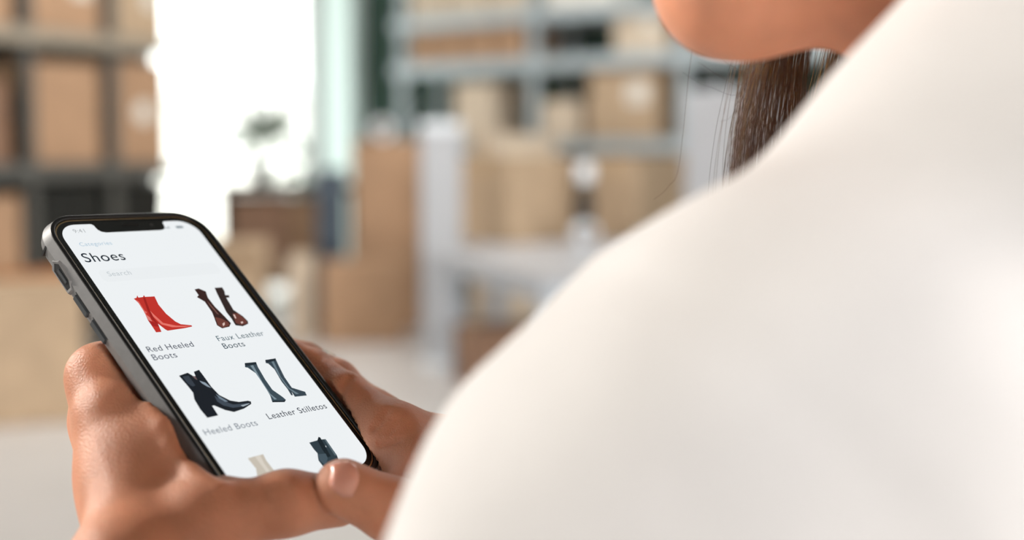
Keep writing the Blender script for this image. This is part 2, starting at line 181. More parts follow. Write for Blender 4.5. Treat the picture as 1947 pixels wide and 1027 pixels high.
M = dict(
    card=mat('cardboard', (182, 158, 130), .8, var=.10, scale=6, bump=.15, bscale=120),
    card_warm=mat('cardboard warm', (172, 138, 108), .8, var=.10, scale=6, bump=.15, bscale=120),
    card_pale=mat('cardboard pale', (206, 190, 168), .8, var=.08, scale=6, bump=.15, bscale=120),
    card_dark=mat('cardboard brown', (140, 108, 86), .8, var=.12, scale=6, bump=.15, bscale=120),
    tape=mat('packing tape', (196, 164, 122), .25, var=.05), label=mat('paper label', (228, 224, 214), .7, var=.03),
    steel=mat('galvanised steel', (178, 190, 194), .42, .1, var=.08, scale=14), steel_dark=mat('grey painted steel', (92, 92, 88), .5, .1, var=.1, scale=12),
    orange=mat('orange painted steel', (176, 112, 62), .5, var=.1, scale=10), board=mat('shelf board', (150, 140, 124), .7, var=.12, scale=9, stretch=(1, 8, 1)),
    white_wood=mat('white laminate', (180, 181, 184), .35, var=.02, scale=8), white_metal=mat('white painted metal', (184, 192, 200), .4, var=.03),
    wall=mat('dark green painted wall', (50, 72, 62), .8, var=.12, scale=3, bump=.1, bscale=60), wall_l=mat('grey green painted wall', (72, 70, 68), .8, var=.1, scale=3, bump=.1, bscale=60),
    teal=mat('pale teal paint', (238, 250, 248), .5, var=.04, scale=5), frame=mat('window frame aluminium', (190, 196, 194), .4, .3, var=.04),
    floor=mat('polished concrete', (206, 201, 196), .45, var=.05, scale=1.6, bump=.04, bscale=40), ground=mat('pale outdoor paving', (205, 202, 196), .8, var=.05, scale=.6),
    far=mat('pale render', (240, 240, 238), .8, var=.04, scale=.5), roof=mat('grey roof sheeting', (214, 216, 216), .6, var=.05), leaf=mat('green leaf', (70, 100, 60), .8, var=.25, scale=9),
    pot=mat('dark glazed pot', (64, 62, 64), .35, var=.1), bark=mat('brown bark', (96, 74, 56), .85, var=.2, scale=30), black=mat('black plastic', (26, 27, 28), .4, var=.1), bin=mat('charcoal plastic bin', (30, 32, 30), .5, var=.1),
    blue=mat('slate blue plastic', (72, 84, 96), .5, var=.06), dark_wood=mat('dark stained wood', (62, 48, 42), .9, var=.2, scale=4, stretch=(1, 10, 10)), foam=mat('white foam board', (182, 184, 187), .6, var=.02), cap=mat('white plastic', (232, 238, 242), .35, var=.02),
    case=mat('charcoal rubber phone case', (122, 121, 120), .5, var=.06, scale=300, bump=.06, bscale=2500), lip=mat('black rubber lip', (20, 20, 20), .35, var=.05, scale=200), button=mat('dark grey rubber button', (56, 60, 63), .4, var=.05, scale=300),
    gold=mat('pale gold anodised frame', (226, 200, 156), .4, 1, var=.03), glass_black=mat('black screen bezel', (30, 33, 33), .12, spec=.4, var=.03), metal=mat('silver ring', (236, 230, 220), .4, .7, var=.03),
    skin=mat('warm brown skin', (217, 149, 115), .44, var=.13, scale=45, bump=.3, bscale=1300, sss=.3, spec=.4), nail=mat('natural pink nail', (232, 164, 142), .25, var=.04, scale=80, sss=.2, coat=.3),
    lips=mat('rosy lips', (170, 92, 84), .4, var=.08, sss=.2), jacket=mat('off white woven cotton', (207, 204, 202), .85, var=.03, scale=30, bump=.12, bscale=700, spec=.2), jeans=mat('dark blue denim', (48, 58, 78), .85, var=.15, scale=60, bump=.2, bscale=900),
    shoe=mat('white canvas shoe', (214, 210, 204), .7, var=.05), sole=mat('pale rubber sole', (196, 190, 180), .6, var=.05), hairm=mat('dark brown hair mass', (46, 28, 20), .5, var=.25, scale=60, stretch=(1, 1, .05)),
    eye=mat('eye white', (232, 228, 222), .15, var=.02), iris=mat('brown iris', (66, 40, 26), .1, var=.2, scale=300), brow=mat('dark eyebrow hair', (40, 27, 22), .7, var=.2),
)
def glass_mat():
    m = bpy.data.materials.new('clear window glass'); m.use_nodes = True; N = m.node_tree.nodes; L = m.node_tree.links; N.remove(N['Principled BSDF'])
    t = N.new('ShaderNodeBsdfTransparent'); t.inputs[0].default_value = (.94, .97, .96, 1); g = N.new('ShaderNodeBsdfGlossy'); g.inputs['Roughness'].default_value = .02
    f = N.new('ShaderNodeFresnel'); f.inputs[0].default_value = 1.3; mx = N.new('ShaderNodeMixShader'); L.new(f.outputs[0], mx.inputs[0]); L.new(t.outputs[0], mx.inputs[1]); L.new(g.outputs[0], mx.inputs[2]); L.new(mx.outputs[0], N['Material Output'].inputs[0])
    return m
M['glass'] = glass_mat()
def frost_mat():
    m = bpy.data.materials.new('teal frosted glass'); m.use_nodes = True; N = m.node_tree.nodes; L = m.node_tree.links; N.remove(N['Principled BSDF'])
    t = N.new('ShaderNodeBsdfTranslucent'); t.inputs[0].default_value = (.68, .76, .75, 1); g = N.new('ShaderNodeBsdfGlossy'); g.inputs['Roughness'].default_value = .3
    mx = N.new('ShaderNodeMixShader'); mx.inputs[0].default_value = .06; L.new(t.outputs[0], mx.inputs[1]); L.new(g.outputs[0], mx.inputs[2]); L.new(mx.outputs[0], N['Material Output'].inputs[0]); return m
M['frost'] = frost_mat()
def hair_mat():
    m = bpy.data.materials.new('dark brown hair'); m.use_nodes = True; N = m.node_tree.nodes; L = m.node_tree.links; N.remove(N['Principled BSDF'])
    h = N.new('ShaderNodeBsdfHairPrincipled'); h.parametrization = 'MELANIN'
    for k, v in (('Melanin', .8), ('Melanin Redness', .9), ('Roughness', .34), ('Radial Roughness', .35), ('Random Color', .35), ('Random Roughness', .2)):
        if k in h.inputs: h.inputs[k].default_value = v
    p = N.new('ShaderNodeBsdfPrincipled'); p.inputs['Base Color'].default_value = lin((44, 22, 13)); p.inputs['Roughness'].default_value = .4; p.inputs['Specular IOR Level'].default_value = .2
    mx = N.new('ShaderNodeMixShader'); mx.inputs[0].default_value = .5; L.new(h.outputs[0], mx.inputs[1]); L.new(p.outputs[0], mx.inputs[2]); L.new(mx.outputs[0], N['Material Output'].inputs[0]); return m
M['hair'] = hair_mat()

# ---------------------------------------------------------------- builders
class MB:
    def __init__(s): s.v = []; s.f = []; s.m = []; s.mi = 0
    def add(s, v, f):
        o = len(s.v); s.v += [tuple(p) for p in v]; s.f += [tuple(i + o for i in q) for q in f]; s.m += [s.mi] * len(f); return s
    def box(s, lo, hi, bev=0, mtx=None):
        x0, y0, z0 = lo; x1, y1, z1 = hi
        if bev:
            bm = bmesh.new(); bmesh.ops.create_cube(bm, size=1); bmesh.ops.scale(bm, vec=(x1 - x0, y1 - y0, z1 - z0), verts=bm.verts); bmesh.ops.translate(bm, vec=((x0 + x1) / 2, (y0 + y1) / 2, (z0 + z1) / 2), verts=bm.verts)
            bmesh.ops.bevel(bm, geom=list(bm.edges), offset=bev, segments=1, affect='EDGES'); v = [tuple(q.co) for q in bm.verts]; bm.verts.index_update(); f = [[q.index for q in p.verts] for p in bm.faces]; bm.free()
        else:
            v = [(x, y, z) for z in (z0, z1) for y in (y0, y1) for x in (x0, x1)]; f = [(0, 2, 3, 1), (4, 5, 7, 6), (0, 1, 5, 4), (2, 6, 7, 3), (0, 4, 6, 2), (1, 3, 7, 5)]
        if mtx is not None: v = [tuple(mtx @ Vector(p)) for p in v]
        return s.add(v, f)
    def lathe(s, prof, c=(0, 0, 0), n=20, mtx=None):
        v = []; f = []
        for r, z in prof:
            for i in range(n): a = 2 * math.pi * i / n; v.append((c[0] + r * math.cos(a), c[1] + r * math.sin(a), c[2] + z))
        for j in range(len(prof) - 1):
            for i in range(n): f.append((j * n + i, j * n + (i + 1) % n, (j + 1) * n + (i + 1) % n, (j + 1) * n + i))
        f.append(tuple(range(n))[::-1]); f.append(tuple(range((len(prof) - 1) * n, len(prof) * n)))
        if mtx is not None: v = [tuple(mtx @ Vector(p)) for p in v]
        return s.add(v, f)
    def tube(s, a, b, r, n=8, r2=None):
        a, b = Vector(a), Vector(b); q = (b - a).to_track_quat('Z', 'Y').to_matrix(); r2 = r if r2 is None else r2
        v = [a + q @ Vector((r * math.cos(2 * math.pi * i / n), r * math.sin(2 * math.pi * i / n), 0)) for i in range(n)] + [b + q @ Vector((r2 * math.cos(2 * math.pi * i / n), r2 * math.sin(2 * math.pi * i / n), 0)) for i in range(n)]
        return s.add(v, [(i, (i + 1) % n, n + (i + 1) % n, n + i) for i in range(n)] + [tuple(range(n))[::-1], tuple(range(n, 2 * n))])
    def build(s, name, m, parent=None, smooth=False, loc=None):
        me = bpy.data.meshes.new(name); me.from_pydata(s.v, [], s.f)
        for q in (m if isinstance(m, (list, tuple)) else [m]): me.materials.append(q)
        if isinstance(m, (list, tuple)): me.polygons.foreach_set('material_index', s.m)
        if smooth: me.polygons.foreach_set('use_smooth', [True] * len(me.polygons))
        me.update(); o = bpy.data.objects.new(name, me); C.objects.link(o)
        if parent is not None: o.parent = parent
        if loc: o.location = loc
        return o
def tag(o, label=None, cat=None, group=None, kind=None):
    for k, v in (('label', label), ('category', cat), ('group', group), ('kind', kind)):
        if v: o[k] = v
    return o
def empty(name, label, cat, loc=(0, 0, 0), rz=0, group=None):
    o = bpy.data.objects.new(name, None); C.objects.link(o); o.location = loc; o.rotation_euler = (0, 0, rz); o.empty_display_size = .05
    return tag(o, label, cat, group)
def struct(o): o['kind'] = 'structure'; return o
def frame2(origin, d):   # local x along d (unit 2-vector), z up
    return Matrix(((d[0], -d[1], 0, origin[0]), (d[1], d[0], 0, origin[1]), (0, 0, 1, 0), (0, 0, 0, 1)))
def raw_mesh(name, V, F, m, parent=None, smooth=True):
    me = bpy.data.meshes.new(name); me.vertices.add(len(V)); me.vertices.foreach_set('co', np.asarray(V, np.float32).ravel())
    k = F.shape[1]; me.loops.add(F.size); me.loops.foreach_set('vertex_index', F.astype(np.int32).ravel()); me.polygons.add(len(F))
    me.polygons.foreach_set('loop_start', np.arange(0, F.size, k, dtype=np.int32))
    try: me.polygons.foreach_set('loop_total', np.full(len(F), k, np.int32))
    except Exception: pass
    me.update(calc_edges=True); me.validate(); me.materials.append(m)
    if smooth: me.polygons.foreach_set('use_smooth', [True] * len(me.polygons))
    o = bpy.data.objects.new(name, me); C.objects.link(o)
    if parent is not None: o.parent = parent
    return o

# ---------------------------------------------------------------- the room
CORNER = Vector((-1.39, 12.32, 0)); WL = Vector((-.538, -.843, 0)); WB = Vector((.794, -.608, 0))
INL = Vector((.843, -.538, 0)); INB = Vector((-.608, -.794, 0))     # inward normals
WH = 4.2
def wall_piece(mb, o, d, n, s0, s1, z0, z1, t=.2):
    q = [o + d * s0, o + d * s1, o + d * s1 - n * t, o + d * s0 - n * t]
    v = [tuple(p + Vector((0, 0, z))) for z in (z0, z1) for p in q]
    mb.add(v, [(3, 2, 1, 0), (4, 5, 6, 7), (0, 1, 5, 4), (1, 2, 6, 5), (2, 3, 7, 6), (3, 0, 4, 7)])
mb = MB(); mb.box((-9, -5, -.15), (10, 13.5, 0)); fl = struct(mb.build('floor', M['floor']))
mb = MB(); wall_piece(mb, CORNER, WL, INL, -.2, .04, 0, WH); wall_piece(mb, CORNER, WL, INL, 2.6, 17, 0, WH); wall_piece(mb, CORNER, WL, INL, .04, 2.6, 3.3, WH); struct(mb.build('wall_left', M['wall_l']))
mb = MB(); wall_piece(mb, CORNER, WB, INB, -.2, 10, 0, WH); struct(mb.build('wall_back', M['wall']))
# unseen side and front walls and a roof, added to steer the light
mb = MB(); mb.box((7.6, -4.2, 0), (7.8, 6.0, WH)); struct(mb.build('wall_right', M['wall_l']))
mb = MB(); mb.box((-6.4, -4.2, 0), (3.4, -4, WH)); mb.box((7.0, -4.2, 0), (7.6, -4, WH)); mb.box((3.4, -4.2, 0), (7.0, -4, .8)); mb.box((3.4, -4.2, 3.8), (7.0, -4, WH))  # gap left for the added jacket fill
struct(mb.build('wall_front', M['wall_l']))
mb = MB()
mb.box((-4.0, -4.2, WH), (10, 16.2, WH + .15)); mb.box((-11, -4.2, WH), (-4.0, 1.3, WH + .15)); mb.box((-11, 4.7, WH), (-4.0, 16.2, WH + .15))  # roof opening shaped to drop sun and sky light on the figure
struct(mb.build('ceiling', M['steel_dark']))
# baseboards and the pale corner pillar
mb = MB(); wall_piece(mb, CORNER + INB * .012, WB, INB, .02, 10, 0, .1, .012); struct(mb.build('baseboard_back', M['steel_dark']))
mb = MB(); wall_piece(mb, CORNER + INL * .012, WL, INL, 2.62, 17, 0, .1, .012); struct(mb.build('baseboard_left', M['steel_dark']))
mb = MB(); wall_piece(mb, CORNER + INL * .03, WL, INL, -.02, .04, 0, WH, .1); struct(mb.build('trim_1', M['teal']))
# glazed opening in the left wall
wf = MB()
for s0, s1 in ((.04, .09), (.57, .66), (2.54, 2.6)): wall_piece(wf, CORNER + INL * .02, WL, INL, s0, s1, 0, 3.3, .14)
wall_piece(wf, CORNER + INL * .02, WL, INL, .66, 2.54, 3.22, 3.3, .14); wall_piece(wf, CORNER + INL * .02, WL, INL, .66, 2.54, 0, .05, .14); wall_piece(wf, CORNER + INL * .02, WL, INL, .09, .57, 3.22, 3.3, .14); wall_piece(wf, CORNER + INL * .02, WL, INL, .09, .57, 0, .05, .14)
win = struct(wf.build('window_1', M['frame']))
for a, b in ((.66, 1.29), (1.31, 1.92), (1.94, 2.54)):
    g = MB(); wall_piece(g, CORNER - INL * .06, WL, INL, a, b, .05, 3.22, .008); g.build('pane', M['glass'], win)
g = MB(); wall_piece(g, CORNER - INL * .06, WL, INL, .09, .57, .05, 3.22, .01); g.build('frosted_pane', M['frost'], win)['label'] = 'pale teal frosted pane'
for a in (1.29, 1.92):
    g = MB(); wall_piece(g, CORNER - INL * .04, WL, INL, a, a + .02, .05, 3.22, .05); g.build('mullion', M['frame'], win)
# outdoors beyond the glass
mb = MB(); mb.box((-90, 13.6, -.2), (40, 150, -.06)); mb.box((-90, 4, -.2), (-9.05, 13.6, -.06)); g = struct(mb.build('ground', M['ground']))
mb = MB(); mb.add([(-9.05, 6, -.08), (-9.05, 13.7, -.08), (-1.9, 13.7, -.08), (-1.9, 12.6, -.08)], [(3, 2, 1, 0)]); 
b1 = empty('warehouse', 'long pale warehouse far off beyond the glass', 'building', (-34, 120, 0), .2)
q = MB(); q.box((-30, -8, -.06), (30, 8, 6)); q.build('wall', M['far'], b1)
q = MB(); q.add([(-31, -9, 6), (31, -9, 6), (31, 9, 6), (-31, 9, 6), (-31, 0, 8), (31, 0, 8)], [(0, 1, 5, 4), (2, 3, 4, 5), (0, 4, 3), (1, 2, 5), (3, 2, 1, 0)]); q.build('roof', M['roof'], b1)
for i in range(7):
    q = MB(); q.box((-26 + i * 8, -8.15, 1.2), (-23 + i * 8, -7.9, 3.4)); q.build('window', M['roof'], b1)

# ---------------------------------------------------------------- cartons
def carton(label, loc, size, rz=0, m='card', group=None, tape=True, sticker=None, openf=False, name='cardboard_box'):
    w, d, h = size; o = empty(name, label, 'box', loc, rz, group)
    b = MB(); t = .006
    if openf:
        for lo, hi in (((-w / 2, -d / 2, 0), (w / 2, -d / 2 + t, h)), ((-w / 2, d / 2 - t, 0), (w / 2, d / 2, h)), ((-w / 2, -d / 2 + t, 0), (-w / 2 + t, d / 2 - t, h)), ((w / 2 - t, -d / 2 + t, 0), (w / 2, d / 2 - t, h)), ((-w / 2 + t, -d / 2 + t, 0), (w / 2 - t, d / 2 - t, t))): b.box(lo, hi)
        b.build('body', M[m], o)
        for s in (-1, 1):
            f = MB(); f.box((-w / 2, 0, 0), (w / 2, d * .48, .005), 0, Matrix.Translation((0, s * d / 2, h)) @ Matrix.Rotation(s * math.radians(38), 4, 'X') @ (Matrix.Identity(4) if s > 0 else Matrix.Rotation(math.pi, 4, 'Z'))); f.build('flap', M[m], o)
            f = MB(); f.box((0, -d / 2, 0), (w * .3, d / 2, .005), 0, Matrix.Translation((s * w / 2, 0, h)) @ Matrix.Rotation(-s * math.radians(-50), 4, 'Y') @ (Matrix.Identity(4) if s > 0 else Matrix.Rotation(math.pi, 4, 'Z'))); f.build('flap', M[m], o)
    else:
        b.box((-w / 2, -d / 2, 0), (w / 2, d / 2, h - .006), .006); b.build('body', M[m], o)
        for s in (-1, 1):
            f = MB(); f.box((-w / 2 + .001, .002 if s > 0 else -d / 2 + .001, h - .006), (w / 2 - .001, d / 2 - .001 if s > 0 else -.002, h), .0015); f.build('flap', M[m], o)
        if tape:
            f = MB(); f.box((-w / 2 - .001, -.025, h), (w / 2 + .001, .025, h + .001))
            for s in (-1, 1): f.box((min(s * (w / 2), s * (w / 2 + .0015)), -.025, h * .78), (max(s * (w / 2), s * (w / 2 + .0015)), .025, h + .001))
            f.build('tape', M['tape'], o)
    if sticker == 'round':
        f = MB(); f.lathe([(.075, 0), (.075, .002)], n=24, mtx=Matrix.Translation((0, -d / 2, h * .5)) @ Matrix.Rotation(math.pi / 2, 4, 'X')); f.build('sticker', M['label'], o)
    if sticker == 'square':
        f = MB(); f.box((w * .08, -d / 2 - .0015, h * .5), (w * .36, -d / 2, h * .78)); f.build('label', M['label'], o)
    return o
AL = math.atan2(-WL[1], -WL[0])           # direction of left wall, pointing away
AB = math.atan2(WB[1], WB[0])
# ---- left shelf unit
LO = Vector((-2.37, 9.2, 0)); OUT = Vector((-.843, .538, 0))
def LP(s, t, z): p = LO + WL * s + OUT * t; return (p.x, p.y, z)
def shelf(name, label, origin, d, back, posts, levels, L0, L1, depth, pm, bm_, boardm, cat='shelf', beamh=.09, special=None):
    o = empty(name, label, cat, (origin.x, origin.y, 0))
    def P(s, t, z): p = d * s + back * t; return Vector((p.x, p.y, z))
    def slab(s0, s1, t0, t1, z0, z1):
        q = MB(); v = [P(s, t, z) for z in (z0, z1) for (s, t) in ((s0, t0), (s1, t0), (s1, t1), (s0, t1))]
        q.add(v, [(3, 2, 1, 0), (4, 5, 6, 7), (0, 1, 5, 4), (1, 2, 6, 5), (2, 3, 7, 6), (3, 0, 4, 7)]); return q
    for s in posts:
        for t in (0, depth - .06): slab(s, s + .06, t, t + .06, 0, levels[-1] + .5).build('post', pm, o)
        for k in range(4):
            q = MB(); z = .3 + k * .6; q.tube(P(s + .03, .05, z), P(s + .03, depth - .05, z + .35), .012, 6); q.build('brace', pm, o)
    for i, z in enumerate(levels):
        mm = special.get(i, bm_) if special else bm_
        for t in (-.02, depth): slab(L0, L1, t, t + .02, z - beamh, z).build('beam', mm, o)
        n = max(1, round((L1 - L0) / .62)); st = (L1 - L0) / n
        for k in range(n): slab(L0 + k * st + .003, L0 + (k + 1) * st - .003, .002, depth - .002, z - .025, z - .001).build('shelf_board', boardm, o)
    return o
shelf('storage_shelf', 'grey steel storage rack of cartons against the wall left of the glass', LO, WL, OUT, (.46, 1.12, 2.5), (.16, .58, 1.25, 2.09), -.02, 2.6, .6, M['steel_dark'], M['steel_dark'], M['board'], special={1: M['orange'], 3: M['board']}, beamh=.1)
def lcart(label, s0, s1, z, h, m, **k):
    w = abs(s1 - s0); return carton(label, LP((s0 + s1) / 2, .29, z), (w, .5, h), AL, m, **k)
GL = 'cartons on the left storage rack'
lcart('tall brown carton on the rack beside the upright, above the black bin', .58, 1.08, 1.25, .64, 'card_warm', group=GL)
lcart('tan carton with a round white sticker at the glass end of the rack', .0, .42, 1.25, .68, 'card_warm', group=GL, sticker='round')
lcart('long tan carton on the top rack level nearest the glass', .0, .43, 2.09, .42, 'card', group=GL, sticker='square')
lcart('wide tan carton on the top rack level beside the upright', .56, 1.08, 2.09, .46, 'card_warm', group=GL, sticker='square')
lcart('brown carton on the top rack level left of the upright', 1.24, 1.8, 2.09, .4, 'card_warm', group=GL)
lcart('dark brown carton left of the rack upright on the middle level', 1.3, 1.85, 1.25, .5, 'card_dark', group=GL)
lcart('orange brown carton on the orange beam left of the upright', 1.22, 1.75, .58, .47, 'card_warm', group=GL)
for s0, s1, lb in ((.02, .42, 'charcoal plastic bin under the stickered carton'), (.58, 1.06, 'charcoal plastic bin under the tall brown carton'), (.57, 1.07, 'charcoal bin added as shade at the foot of the rack behind the large floor carton')):  # the last bin is added to darken shaded floor under the rack
    lz = .161 if 'foot' in lb else .58; hs_ = .55 if 'foot' in lb else 1
    o = empty('storage_bin', lb, 'bin', LP((s0 + s1) / 2, .29, lz), AL, 'charcoal bins on the rack'); w = s1 - s0
    q = MB(); q.lathe([(.62, 0), (.7, .5 * hs_), (.7, .51 * hs_), (.67, .51 * hs_), (.6, .02)], n=4, mtx=Matrix.Diagonal((w, .5, 1, 1)) @ Matrix.Rotation(math.pi / 4, 4, 'Z')); q.build('body', M['bin'], o)
    q = MB(); q.box((-w / 2, -.26, .5 * hs_), (w / 2, .26, .5 * hs_ + .03), .008); q.build('lid', M['bin'], o)
    q = MB(); q.box((-.07, -.275, .36 * hs_), (.07, -.24, .4 * hs_), .006); q.build('handle', M['bin'], o)
carton('large tan carton on the floor in front of the rack', (-2.52, 6.52, 0), (.72, .6, .66), .34, 'card', sticker=None)


# ---- right shelf unit against the back wall
RO = Vector((-.955, 11.1, 0)); BK = Vector((.608, .794, 0))
def RP(s, t, z): p = RO + WB * s + BK * t; return (p.x, p.y, z)
shelf('storage_shelf', 'galvanised storage rack of cartons along the dark green wall', RO, WB, BK, (0, 1.37, 2.7, 4.1), (.16, .78, 1.42, 2.05, 2.42), -.05, 4.2, .56, M['steel'], M['steel'], M['board'], beamh=.1)
GR = 'cartons on the galvanised rack'
def rcart(label, s0, s1, z, h, m, **k):
    return carton(label, RP((s0 + s1) / 2, .27, z), (abs(s1 - s0), .46, h), AB, m, group=GR, **k)
names = ['first', 'second', 'third', 'fourth']
for i in range(4): rcart('small tan carton, %s from the corner, on the rack level below the top' % names[i], .12 + i * .3, .37 + i * .3, 2.05, .27, 'card_warm')
for i in range(3): rcart('pale carton, %s from the corner, on the top rack level' % names[i], .1 + i * .42, .48 + i * .42, 2.42, .3, 'card_pale')
rcart('pale carton alone in the right bay below the top level', 2.12, 2.56, 2.05, .3, 'card_pale', sticker='square')
rcart('white wrapped carton on the top level of the right bay', 1.5, 2.1, 2.42, .3, 'label')
rcart('pale carton at the left of the rack level behind the table', .58, .98, 1.42, .46, 'card_pale')
rcart('short pale carton right of the rack middle upright', 1.46, 1.8, 1.42, .3, 'card_pale')
rcart('large tan carton in the right bay behind the table', 1.9, 2.5, 1.42, .52, 'card', sticker='square')
rcart('tan carton low in the left bay of the galvanised rack', .15, .7, .78, .45, 'card')
rcart('brown carton low beside the middle upright of the galvanised rack', .8, 1.3, .78, .5, 'card_dark')
rcart('tan carton low right of the middle upright of the galvanised rack', 1.5, 2.0, .78, .5, 'card')
rcart('tan carton low in the right bay of the galvanised rack', 2.05, 2.6, .78, .52, 'card_pale')

# ---- packing tables
def table(label, c, ux, L, Dp, h=.74, group=None):
    a = math.atan2(ux[1], ux[0]); o = empty('packing_table', label, 'table', (c[0], c[1], 0), a, group)
    q = MB(); q.box((-L / 2, -Dp / 2, h - .03), (L / 2, Dp / 2, h), .004); q.build('tabletop', M['white_wood'], o)
    for s in (-1, 1):
        q = MB(); q.box((-L / 2 + .03, s * (Dp / 2 - .035) - .012, h - .11), (L / 2 - .03, s * (Dp / 2 - .035) + .012, h - .03)); q.build('apron', M['white_metal'], o)
        q = MB(); q.box((s * (L / 2 - .035) - .012, -Dp / 2 + .05, h - .11), (s * (L / 2 - .035) + .012, Dp / 2 - .05, h - .03)); q.build('apron', M['white_metal'], o)
        for t in (-1, 1):
            q = MB(); q.box((s * (L / 2 - .06) - .04, t * (Dp / 2 - .06) - .04, 0), (s * (L / 2 - .06) + .04, t * (Dp / 2 - .06) + .04, h - .03), .004); q.build('leg', M['white_metal'], o)
    return o
UX = Vector((.305, -.952, 0)).normalized(); UY = Vector((.952, .305, 0)).normalized()
n0 = Vector((-.407, 7.65, 0)); c1 = n0 + UX * .885 + UY * .45
table('white packing table in front of the galvanised rack, nearer one', c1, UX, 1.77, .9)
c2 = n0 - UX * .57 + UY * 1.2
table('white packing table behind the nearer table, under the cartons', c2, UX, 1.1, 1.8)
carton('large tan carton in front on the white table, corner towards us', (.03, 8.62, .74), (.54, .5, .555), math.radians(40), 'card', sticker=None)
carton('tall pale carton standing on the floor behind the white table', (.0, 9.72, 0), (.5, .4, 1.45), math.radians(30), 'card_pale')
carton('tan carton at the right end of the white table', (.88, 8.72, .74), (.54, .5, .56), math.radians(34), 'card')
carton('brown carton on the floor under the nearer white table', (-.03, 7.4, 0), (.5, .42, .34), .3, 'card_dark')
o = empty('spray_bottle', 'dark bottle with a white cap between the two table cartons', 'bottle', (.46, 8.3, .74))
q = MB(); q.lathe([(.05, 0), (.055, .02), (.055, .26), (.03, .36), (.025, .4)], n=24); q.build('body', M['black'], o, True)
q = MB(); q.lathe([(.05, .39), (.052, .4), (.052, .49), (.04, .51)], n=24); q.build('cap', M['cap'], o, True)
def roll(label, loc, r=.075, w=.06, lean=0):
    o = empty('tape_roll', label, 'tape', loc); m2 = Matrix.Translation((0, 0, r)) @ Matrix.Rotation(.6, 4, 'Z') @ Matrix.Rotation(math.pi / 2, 4, 'X')
    q = MB(); n = 28; prof = [(r * .55, -w / 2), (r, -w / 2), (r, w / 2), (r * .55, w / 2)]; v = []; f = []
    for a, z in prof: v += [m2 @ Vector((a * math.cos(2 * math.pi * i / n), a * math.sin(2 * math.pi * i / n), z)) for i in range(n)]
    for j in range(4): f += [(j * n + i, j * n + (i + 1) % n, ((j + 1) % 4) * n + (i + 1) % n, ((j + 1) % 4) * n + i) for i in range(n)]
    q.add(v, f); q.build('tape', M['cap'], o)
    q = MB(); v = []; f = []
    for a, z in [(r * .48, -w / 2), (r * .55, -w / 2), (r * .55, w / 2), (r * .48, w / 2)]: v += [m2 @ Vector((a * math.cos(2 * math.pi * i / n), a * math.sin(2 * math.pi * i / n), z)) for i in range(n)]
    for j in range(4): f += [(j * n + i, j * n + (i + 1) % n, ((j + 1) % 4) * n + (i + 1) % n, ((j + 1) % 4) * n + i) for i in range(n)]
    q.add(v, f); q.build('core', M['card_warm'], o)
roll('white tape roll on the table beside the dark bottle', (.45, 8.06, .74), .075)
# white foam board leaning at the table corner
o = empty('foam_board', 'tall white foam board standing at the corner of the tables', 'board', (-.43, 8.0, 0), -.2)
q = MB(); q.box((-.125, -.02, 0), (.125, .02, 1.46), .004); q.build('board', M['foam'], o)
q = MB(); q.box((-.13, -.026, 1.44), (.13, .026, 1.5), .006); q.build('edge_cap', M['cap'], o)
q = MB(); q.box((-.13, -.026, 0), (.13, .026, .05), .006); q.build('edge_cap', M['cap'], o)
# white cabinet
o = empty('storage_cabinet', 'white storage cabinet right of the cartons, behind the hair', 'cabinet', (1.36, 7.84, 0), -.3)
q = MB(); q.box((-.3, -.2, .06), (.3, .22, 1.68), .006); q.build('body', M['foam'], o)
for s in (-1, 1):
    q = MB(); q.box((min(0, s * .298) + .003, -.222, .08), (max(0, s * .298) - .003, -.2, 1.66), .003); dd = q.build('door', M['white_wood'], o)
    q = MB(); q.box((s * .04 - .008, -.25, .8), (s * .04 + .008, -.222, .95), .003); q.build('handle', M['steel'], dd)
q = MB(); q.box((-.28, -.18, 0), (.28, .2, .06)); q.build('plinth', M['steel_dark'], o)

# ---- cartons on the floor in the middle
GM = 'cartons stacked on the floor'
carton('lower carton of the tall stack left of the foam board', (-.94, 10.08, 0), (.52, .5, .7), -.08, 'card_warm', group=GM)
carton('upper carton of the tall stack left of the foam board', (-.93, 10.08, .701), (.5, .48, .71), -.06, 'card_warm', group=GM)
roll('white tape roll on top of the tall carton stack', (-.98, 9.95, 1.413), .08)
carton('brown carton on the floor in front of the tall stack', (-1.05, 9.25, 0), (.56, .46, .56), .1, 'card_warm')
carton('open tan carton on the floor behind the phone', (-1.93, 9.02, 0), (.46, .46, .56), .1, 'card', openf=True)
carton('pale cream carton between the open and the brown carton', (-1.49, 9.3, 0), (.16, .3, .6), .05, 'card_pale')
# desk by the window with brown cartons
o = empty('work_desk', 'dark wooden desk in front of the glass', 'desk', (-1.79, 10.64, 0), .12)
q = MB(); q.box((-.54, -.3, 1.0), (.54, .3, 1.07), .005); q.build('desktop', M['dark_wood'], o)
for sx in (-1, 1):
    for sy in (-1, 1):
        q = MB(); q.box((sx * .5 - .025, sy * .26 - .025, 0), (sx * .5 + .025, sy * .26 + .025, 1.0)); q.build('leg', M['dark_wood'], o)
q = MB(); q.box((-.47, -.26, .28), (.47, .26, .3)); q.build('lower_shelf', M['dark_wood'], o)
carton('brown carton on the lower shelf of the dark desk, left one', (-2.015, 10.615, .301), (.44, .42, .68), .12, 'card_dark')
carton('brown carton on the lower shelf of the dark desk, right one', (-1.575, 10.665, .301), (.43, .42, .67), .12, 'card_warm')
o = empty('storage_crate', 'slate blue plastic crate stack between the desk and the tall cartons', 'crate', (-1.36, 9.9, 0), .1)
